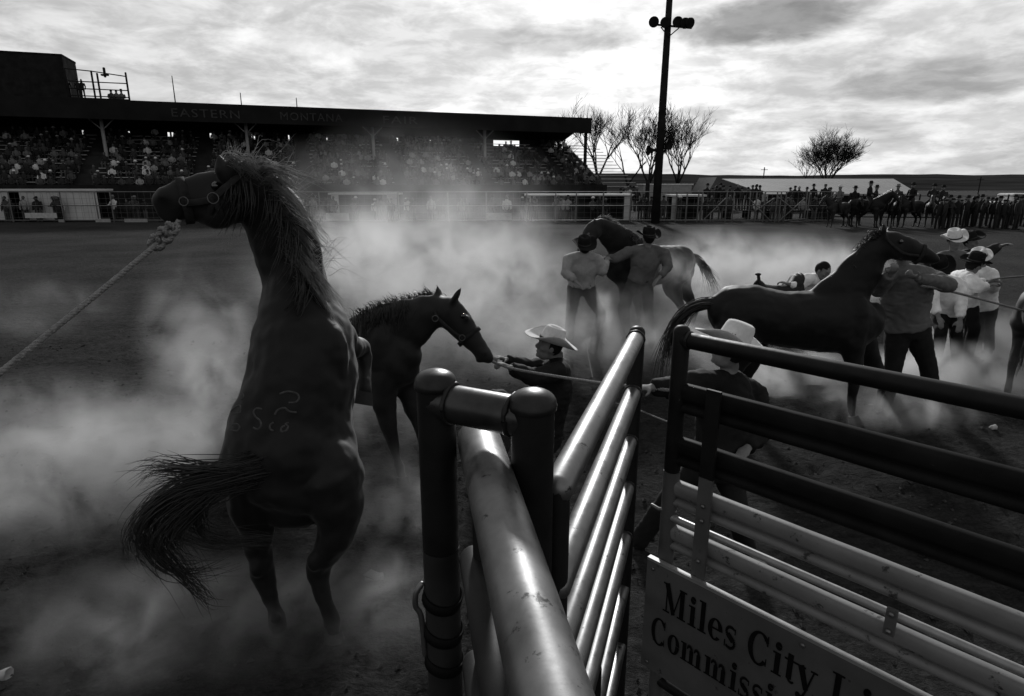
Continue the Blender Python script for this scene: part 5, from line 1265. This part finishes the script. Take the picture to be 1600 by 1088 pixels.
# ================================================================== SPECTATORS AND RIDERS (small in the picture)
def small_person(pose, hat_, arms=0):
    m = MB(); X_ = V((1, 0, 0))
    if pose == 'sit':      # hips at the origin, facing -Y
        hz = .0
        m.tube([V((0, .02, -.05)), V((0, .02, .18)), V((0, 0, .42)), V((0, 0, .52))], [(.16, .11), (.16, .12), (.2, .12), (.09, .08)], 8, side=X_, m=0)
        for sg in (-1, 1):
            m.tube([V((sg*.09, 0, .0)), V((sg*.11, -.40, .04)), V((sg*.11, -.42, -.36))], [.085, .07, .055], 6, side=X_, m=1)
            m.tube([V((sg*.2, 0, .42)), V((sg*.25, -.06, .2)), V((sg*.12, -.26, .14))], [.06, .055, .045], 6, m=0)
        h = .66
    else:
        m.tube([V((0, 0, .85)), V((0, 0, 1.05)), V((0, 0, 1.32)), V((0, 0, 1.45))], [(.16, .11), (.16, .12), (.2, .12), (.09, .08)], 8, side=X_, m=0)
        for sg in (-1, 1):
            m.tube([V((sg*.09, 0, .92)), V((sg*.1, -.02, .48)), V((sg*.11, 0, .03))], [.095, .07, .06], 6, m=1)
            e = V((sg*.27, -.02, 1.08)) if not arms else V((sg*.26, -.15, 1.12)); w = V((sg*.25, -.08, .84)) if not arms else V((sg*.12, -.36, 1.12))
            m.tube([V((sg*.2, 0, 1.34)), e, w], [.065, .055, .045], 6, m=0)
            m.box(V((sg*.11, -.05, .03)), (.09, .24, .07), m=1)
        h = 1.6
    m.ell(V((0, -.02, h)), (.085, .1, .125), nu=8, nv=6, m=2)
    if hat_ == 'cowboy':
        m.lathe(V((0, -.02, h+.05)), [(.09, 0), (.165, .03), (.165, .04), (.1, .03), (.095, .12), (.06, .15)], 10, m=3)
    elif hat_ == 'cap':
        m.lathe(V((0, -.02, h+.03)), [(.1, 0), (.1, .05), (.07, .1)], 8, m=3); m.box(V((0, -.15, h+.05)), (.13, .12, .02), m=3)
    else: m.ell(V((0, .02, h+.03)), (.095, .1, .11), nu=8, nv=5, m=3)
    return m
tops = [cloth('crowd_cloth_%d' % i, g) for i, g in enumerate((.012, .02, .03, .05, .1, .22, .45))]
lows = [cloth('crowd_trousers_%d' % i, g) for i, g in enumerate((.015, .03, .06))]
hatm = [M_hatD, M_hatW, M_hairm, mat('tan_hat', .12, .8)]
VAR = {}; M_cskin = mat('tanned_skin', .085, .7)
def variant(pose, rnd):
    w = rnd.random()
    ti = rnd.choices(range(7), (5, 6, 5, 4, 2.4, 2.0, 1.8))[0]; hk = rnd.choices(('cowboy', 'cap', 'hair'), (4, 3, 4))[0]; arms = rnd.random() < .4
    hm = M_hairm if hk == 'hair' else rnd.choices((hatm[0], hatm[1], hatm[3]), (5, 1.6, 2))[0]
    key = (pose, ti, hk, hm.name, arms)
    if key not in VAR:
        me = small_person(pose, hk, arms).mesh('person_'+pose)
        for mm in (tops[ti], rnd.choice(lows), M_cskin, hm): me.materials.append(mm)
        me.shade_smooth(); VAR[key] = me
    return VAR[key]
TONE = {0: 'black', 1: 'black', 2: 'dark', 3: 'dark grey', 4: 'grey', 5: 'pale', 6: 'white'}
def looks(me):
    ti = int(me.materials[0].name.rsplit('_', 1)[1]); h = me.materials[3].name
    return TONE[ti]+' top, '+{'black_felt_hat': 'dark hat', 'pale_straw_hat': 'white hat', 'dark_hair': 'bareheaded', 'tan_hat': 'tan hat'}[h]
def put_person(loc, rz, pose, label, group, rnd, me=None, sc=1.0):
    o = bpy.data.objects.new('person', me or variant(pose, rnd)); COL.objects.link(o); o.location = loc; o.rotation_euler = (0, 0, rz); o.scale = (sc,)*3
    return tag(o, label, 'spectator', group)
rnd = random.Random(42)
GR = atan2(GA.y, GA.x)
seats = []
for r_ in range(NR):
    w = WF+(WB-WF)*(r_+.5)/NR; z = 1.8+.34*r_
    s = S0+.5
    while s < S1-.8:
        s += rnd.uniform(.46, .66)
        if min(abs(s-(S0+3+k*7.6)) for k in range(9)) < .6: continue
        p = GW(s, w+.10, z+.47); px = 800+FPX*(p.x/(p.y*CP))*.97
        if px < -30: continue
        cl = noise.noise(V((s*.16, r_*.42, 1.5)))*.55+noise.noise(V((s*.5, r_*.9, 7)))*.35
        pr = .74+cl-(.2 if r_ > 9 else 0)+(.2 if r_ < 4 else 0)-(.12 if s > 25 and r_ > 6 else 0)
        if rnd.random() < pr: seats.append((p, r_, s))
def bigness(q): return -q[0].y + (2 if q[1] < 3 else 0)
seats.sort(key=bigness, reverse=True)
ind, rest = seats[:205], seats[205:]
ind.sort(key=lambda q: (q[1], q[2])); cnt = {}
for p, r_, s in ind:
    cnt[r_] = cnt.get(r_, 0)+1; me = variant('sit', rnd)
    put_person(p, GR+rnd.uniform(-.3, .3), 'sit', '%s spectator along %s bleacher row from press box end, %s' % (nth(cnt[r_]), nth(r_+1), looks(me)), 'spectators in the nearer bleachers', rnd, me=me, sc=rnd.uniform(.9, 1.05))
# everyone further along the stand: one mass
def merge(items, name, label, mats_n):
    slots = []; v, f, mi = [], [], []
    for me, mx in items:
        b = len(v); v += [mx @ k.co for k in me.vertices]
        loc = []
        for mm in me.materials:
            if mm not in slots: slots.append(mm)
            loc.append(slots.index(mm))
        for pl in me.polygons: f.append([b+i for i in pl.vertices]); mi.append(loc[pl.material_index])
    me = bpy.data.meshes.new(name); me.from_pydata([tuple(k) for k in v], [], f); me.polygons.foreach_set('material_index', mi)
    return tag(put(name, me, slots), label, kind='stuff')
merge([(variant('sit', rnd), Matrix.Translation(p) @ Matrix.Rotation(GR+rnd.uniform(-.3, .3), 4, 'Z')) for p, r_, s in rest], 'crowd', 'dense crowd of seated spectators filling the rest of the bleachers', None)
# along the wire below the stand
for k, px in enumerate(sorted(rnd.uniform(-10, 1040) for k in range(90))):
    Y = FY+rnd.uniform(.35, 1.3)
    if 0 < px < 150: Y = FY+rnd.uniform(.2, .5)
    p = P(px, 330, Y); p.z = 0; me = variant('stand', rnd)
    put_person(p, rnd.uniform(-.5, .5), 'stand', '%s spectator along wire fence from whitewashed booth, %s' % (nth(k+1), looks(me)), 'spectators along the wire fence', rnd, me=me, sc=rnd.uniform(.82, .98))
for k, (px, py) in enumerate(((970, 294), (978, 292), (985, 290), (990, 291), (996, 292), (1006, 300))):
    me = variant('stand', rnd); p = P(px, py, 46); p.z = max(0, p.z-1.75); put_person(p, rnd.uniform(-.5, .5), 'stand', '%s figure in the knot under the grandstand end wall, %s' % (nth(k+1), looks(me)), 'people by the grandstand end wall', rnd, me=me, sc=.98)
VDARK = []
for hk, hm in (('cowboy', hatm[0]), ('cap', hatm[0]), ('hair', M_hairm), ('cowboy', hatm[0])):
    me = small_person('stand', hk, len(VDARK) == 3).mesh('person_dark')
    for mm in (tops[len(VDARK) % 2], lows[0], M_skin, hm): me.materials.append(mm)
    me.shade_smooth(); VDARK.append(me)
# raised viewing platform behind the braced fence, with people on it
pa, pb = P(1098, 330, 45.5), P(1300, 330, 45.5)
t = thing('viewing_platform', ((pa.x+pb.x)/2, 45.5, 0), 'low timber viewing platform behind the braced pipe fence', 'platform')
zpl = .62
for k in range(6):
    m = MB(); m.box(((pa.x+pb.x)/2, 44.85+k*.26, zpl-.04), (pb.x-pa.x, .24, .06)); part(m, 'plank', M_stand, t, False)
for k in range(7):
    m = MB(); x = pa.x+.2+(pb.x-pa.x-.4)*k/6; m.box((x, 45.5, zpl/2-.05), (.12, 1.4, zpl-.06)); part(m, 'trestle', M_dark, t, False)
for k, px in enumerate((1101, 1109, 1116, 1122, 1130, 1139, 1152, 1158, 1166, 1172, 1179, 1187, 1232, 1238, 1246, 1256, 1270, 1285, 1292, 1297)):
    me = VDARK[k % 4]; p = P(px, 320, 45.5+rnd.uniform(-.4, .4)); p.z = zpl
    o = put_person(p, rnd.uniform(-.6, .6)+pi*(rnd.random() < .4), 'stand', '%s dark figure along the viewing platform, counted from the light pole' % nth(k+1), 'people on the viewing platform', rnd, me=me, sc=rnd.uniform(.86, 1.05)); o.rotation_euler.x = rnd.uniform(-.06, .06); o.rotation_euler.y = rnd.uniform(-.07, .07)
for k, px in enumerate(sorted(rnd.uniform(1060, 1300) for k in range(26))):
    me = variant('stand', rnd); p = P(px, 335, FY+rnd.uniform(.5, 2.2)); p.z = 0
    put_person(p, rnd.uniform(-.6, .6), 'stand', '%s spectator from light pole behind the braced fence, %s' % (nth(k+1), looks(me)), 'spectators behind the braced fence', rnd, me=me, sc=rnd.uniform(.85, .98))
# people on the press deck
for k, px in enumerate((106, 122, 128, 172, 180, 188)):
    s, _ = GS(px, 135, -.8); put_person(GW(s, -.8, ZF+.12), GR, 'stand' if px < 150 else 'sit', '%s dark silhouette from the press box on the roof deck, %s' % (nth(k+1), 'standing' if px < 150 else 'seated'), 'people on the roof deck', rnd, me=None if px > 150 else VDARK[k % 4], sc=.8 if px < 150 else .95)
# mounted riders lined up on the far side of the arena
def rider_mesh(hatk, ti, hm):
    m = MB(); X_ = V((1, 0, 0))
    m.tube([V((0, 0, 0)), V((0, .0, .25)), V((0, -.02, .48)), V((0, -.02, .6))], [(.16, .12), (.16, .12), (.21, .13), (.09, .08)], 8, side=X_, m=0)
    for sg in (-1, 1):
        m.tube([V((sg*.1, 0, .02)), V((sg*.33, -.25, -.2)), V((sg*.36, -.12, -.62))], [.1, .08, .06], 6, m=1); m.box(V((sg*.36, -.17, -.68)), (.09, .26, .09), m=1)
        m.tube([V((sg*.21, 0, .5)), V((sg*.28, -.05, .26)), V((sg*.1, -.32, .2))], [.065, .055, .045], 6, m=0)
    m.ell(V((0, -.03, .74)), (.085, .1, .125), nu=8, nv=6, m=2)
    m.lathe(V((0, -.03, .79)), [(.09, 0), (.175, .035), (.175, .045), (.1, .03), (.095, .14), (.06, .16)], 12, m=3)
    me = m.mesh('rider'); 
    for mm in (tops[ti], lows[0], M_skin, hm): me.materials.append(mm)
    me.shade_smooth(); return me
RD = [(1308, 36.2, 1.25, 4, 1, .96), (1330, 36.8, 1.9, 0, 0, .92), (1352, 36.0, 1.45, 0, 0, 1.1), (1362, 37.2, 1.8, 1, 0, .95), (1396, 36.4, 1.7, 3, 3, .98), (1420, 36.2, 1.3, 0, 0, 1.04), (1452, 36.6, 2.0, 1, 0, 1.0), (1466, 37.6, 1.5, 1, 0, .95)]
place = ['the end nearest the braced fence', 'second along the rail from the braced fence', 'taller than the rest, against the shed roof', 'close beside the tallest rider', 'in lighter clothes, mid line', 'in black hat against the shed end', 'past the shed end', 'last of the line, before the hills']
for i, (px, Y, rz, ti, hi, sc) in enumerate(RD):
    p = P(px, 340, Y); p.z = 0; yaw = rz+pi+rnd.uniform(-.2, .2) if i % 2 else -rz+rnd.uniform(-.2, .2)
    yaw = R(-90)+rnd.uniform(-.9, .9) if i not in (0, 5) else R(200)
    far_horse(p, yaw, 'dark ridden horse: mount of the rider '+place[i], M_hideH if i % 3 else M_hideB, 'horses of the mounted line', sc)
    d = V((cos(yaw), sin(yaw), 0))
    o = bpy.data.objects.new('person', rider_mesh('cowboy', ti, hatm[hi])); COL.objects.link(o); o.location = p+V((0, 0, 1.5*sc))+d*(.02); o.rotation_euler = (0, 0, yaw+pi/2)
    tag(o, 'mounted rider in the far line: '+place[i], 'rider', 'mounted riders along the far rail')
for k in range(24):
    px = 1468+k*6+rnd.uniform(-2, 2); p = P(px, 340, rnd.uniform(34, 38.5)); p.z = 0
    put_person(p, rnd.uniform(-1, 1)+pi*(rnd.random() < .5), 'stand', '%s dark figure on foot beyond the last mounted rider' % nth(k+1), 'people on foot beyond the riders', rnd, me=VDARK[rnd.randrange(4)], sc=rnd.uniform(.86, 1.05))
# back fence on the open side, and a pale pickup beyond it
f2 = thing('rail_fence', (P(1450, 330, 40).x, 40, 0), 'dark pipe rail fence behind the mounted riders', 'fence')
xa, xb = fx1, P(1640, 330, 38).x
for k in range(8):
    x = xa+(xb-xa)*k/7; m = MB(); m.tube([(x, FY-2*k/7, -.1), (x, FY-2*k/7, 1.75)], .05, 6); part(m, 'post', M_dark, f2)
for z in (1.7, 1.25, .8, .35):
    m = MB(); m.tube([(xa, FY, z), (xb, FY-2, z)], .035, 6); part(m, 'rail', M_wire if z > 1.5 else M_dark, f2)
def pickup():
    c = P(1592, 322, 47); c.z = 0; t = thing('pickup_truck', c, 'pale pickup truck parked beyond the rail fence at the picture edge', 'truck')
    m = MB(); m.box(c+V((0, 0, .85)), (5, 1.9, .6)); body = part(m, 'body', mat('truck_paint', .5, .35), t, False); bv = body.modifiers.new('b', 'BEVEL'); bv.width = .08; bv.segments = 2
    m = MB(); m.box(c+V((-.3, 0, 1.45)), (1.8, 1.7, .6)); cab = part(m, 'cab', MATS['truck_paint'], t, False); bv = cab.modifiers.new('b', 'BEVEL'); bv.width = .15; bv.segments = 2
    m = MB(); m.box(c+V((-.3, -.86, 1.48)), (1.4, .03, .4)); part(m, 'window', mat('dark_glass', .01, .1), cab, False)
    for sx in (-1.6, 1.6):
        m = MB(); m.lathe(c+V((sx, -.9, .38)), [(.2, -.1), (.36, -.1), (.38, -.06), (.38, .06), (.36, .1), (.2, .1)], 16, (V((1, 0, 0)), V((0, 0, 1)), V((0, -1, 0)))); part(m, 'wheel', M_dark, t)
pickup()
# ================================================================== DUST kicked up by the horses
def dust(c, r, dens, seed, lo=.39, hi=.66, sc=1.7, det=5):
    """one drifting bank of dust: a closed ellipsoid filled with uneven, thinning dust"""
    m = bpy.data.materials.new('dust_air'); m.use_nodes = True; t = m.node_tree; n, l = t.nodes, t.links; n.clear()
    out = n.new('ShaderNodeOutputMaterial'); pv = n.new('ShaderNodeVolumePrincipled')
    pv.inputs['Color'].default_value = (.92, .92, .92, 1); pv.inputs['Anisotropy'].default_value = .35
    co = n.new('ShaderNodeTexCoord')
    ln = n.new('ShaderNodeVectorMath'); ln.operation = 'LENGTH'; l.new(co.outputs['Object'], ln.inputs[0])
    fo = n.new('ShaderNodeMapRange'); fo.interpolation_type = 'SMOOTHSTEP'; l.new(ln.outputs['Value'], fo.inputs[0])
    fo.inputs[1].default_value = .25; fo.inputs[2].default_value = .98; fo.inputs[3].default_value = 1; fo.inputs[4].default_value = 0
    mp = n.new('ShaderNodeMapping'); l.new(co.outputs['Object'], mp.inputs[0]); mp.inputs['Scale'].default_value = r; mp.inputs['Location'].default_value = (seed*3.1, seed*1.7, seed)
    no = n.new('ShaderNodeTexNoise'); l.new(mp.outputs[0], no.inputs['Vector']); no.inputs['Scale'].default_value = sc; no.inputs['Detail'].default_value = det; no.inputs['Roughness'].default_value = .55; no.inputs['Distortion'].default_value = .9
    nr = n.new('ShaderNodeMapRange'); l.new(no.outputs[0], nr.inputs[0]); nr.inputs[1].default_value = lo; nr.inputs[2].default_value = hi; nr.inputs[3].default_value = 0; nr.inputs[4].default_value = 1
    mu = n.new('ShaderNodeMath'); mu.operation = 'MULTIPLY'; l.new(fo.outputs[0], mu.inputs[0]); l.new(nr.outputs[0], mu.inputs[1])
    m2 = n.new('ShaderNodeMath'); m2.operation = 'MULTIPLY'; l.new(mu.outputs[0], m2.inputs[0]); m2.inputs[1].default_value = dens
    l.new(m2.outputs[0], pv.inputs['Density']); l.new(pv.outputs[0], out.inputs['Volume'])
    b = MB(); b.ell((0, 0, 0), (1, 1, 1), nu=24, nv=16)
    o = b.build('dust', m); o.location = c; o.scale = r
    return tag(o, 'bank of pale dust hanging over the churned arena', kind='stuff')
# lower left: a torn bank rolling off the hooves, ragged on top
dust(P(60, 740, 3.8), (1.5, .9, .50), 1.41, 1, sc=2.6)
dust(P(235, 700, 4.2), (.85, .7, .42), 1.80, 2, sc=3.0)
dust(P(120, 660, 4.6), (1.3, .6, .55), 0.80, 21, sc=2.6)
dust(P(330, 640, 4.1), (.55, .5, .65), 1.10, 22, sc=3.2)
dust(P(315, 535, 4.9), (.55, .55, .85), 1.00, 3, sc=2.6)
dust(P(60, 480, 7.5), (1.2, 1.0, .5), 0.17, 23, sc=2.2)
# behind and between the bay and the brown horse
dust(P(590, 450, 7.4), (2.0, 1.3, 1.15), 0.67, 4, sc=1.9)
dust(P(560, 390, 9.5), (1.6, 1.3, 1.05), 0.58, 24, sc=1.8)
dust(P(720, 390, 11.0), (2.6, 1.8, 1.6), 0.40, 5, sc=1.5)
dust(P(640, 300, 17), (4.2, 3.0, 2.3), 0.05, 25, sc=1.0)
dust(P(780, 440, 8.8), (1.6, 1.2, .9), 0.67, 26, sc=2.2)
dust(P(600, 620, 5.3), (.9, .6, .6), 0.71, 27, sc=2.8)
dust(P(750, 520, 6.6), (1.1, .8, .7), 0.67, 28, sc=2.4)
dust(P(640, 320, 14.5), (4.5, 3.0, 1.9), .06, 41, sc=1.2)
# round the two men and the chestnut horse
dust(P(960, 500, 8.1), (1.2, .7, .62), 2.12, 6, sc=2.4)
dust(P(1045, 440, 9.0), (.9, .5, .55), 1.08, 29, sc=2.6)
dust(P(1115, 428, 11.3), (1.5, 1.1, 1.0), 1.40, 7, sc=1.9)
dust(P(880, 540, 6.9), (1.5, .9, .55), 1.26, 11, sc=2.4)
dust(P(1060, 540, 6.8), (1.1, .7, .5), 1.26, 30, sc=2.6)
# behind the black horse and the rope crew
dust(P(1230, 440, 11), (2.4, 1.6, 1.0), 1.48, 8, sc=1.6)
dust(P(1290, 590, 7.1), (1.9, .8, .42), 2.98, 10, sc=2.4)
dust(P(1490, 590, 7.0), (1.5, .8, .50), 3.73, 9, sc=2.3)
dust(P(1570, 540, 8.6), (1.5, 1.0, .7), 2.37, 31, sc=2.0)
dust(P(1400, 640, 5.9), (1.0, .5, .25), 2.24, 32, sc=3.0)
# at the hooves of the bay and along the near dirt
dust(P(440, 960, 3.0), (1.2, .6, .28), 1.87, 12, sc=3.4)
dust(P(560, 930, 3.2), (.6, .5, .30), 1.73, 33, sc=3.4)
dust(P(600, 780, 3.9), (.55, .5, .5), 1.01, 13, sc=3.0)
dust(P(250, 960, 2.9), (1.3, .7, .28), 1.3, 34, sc=3.2)
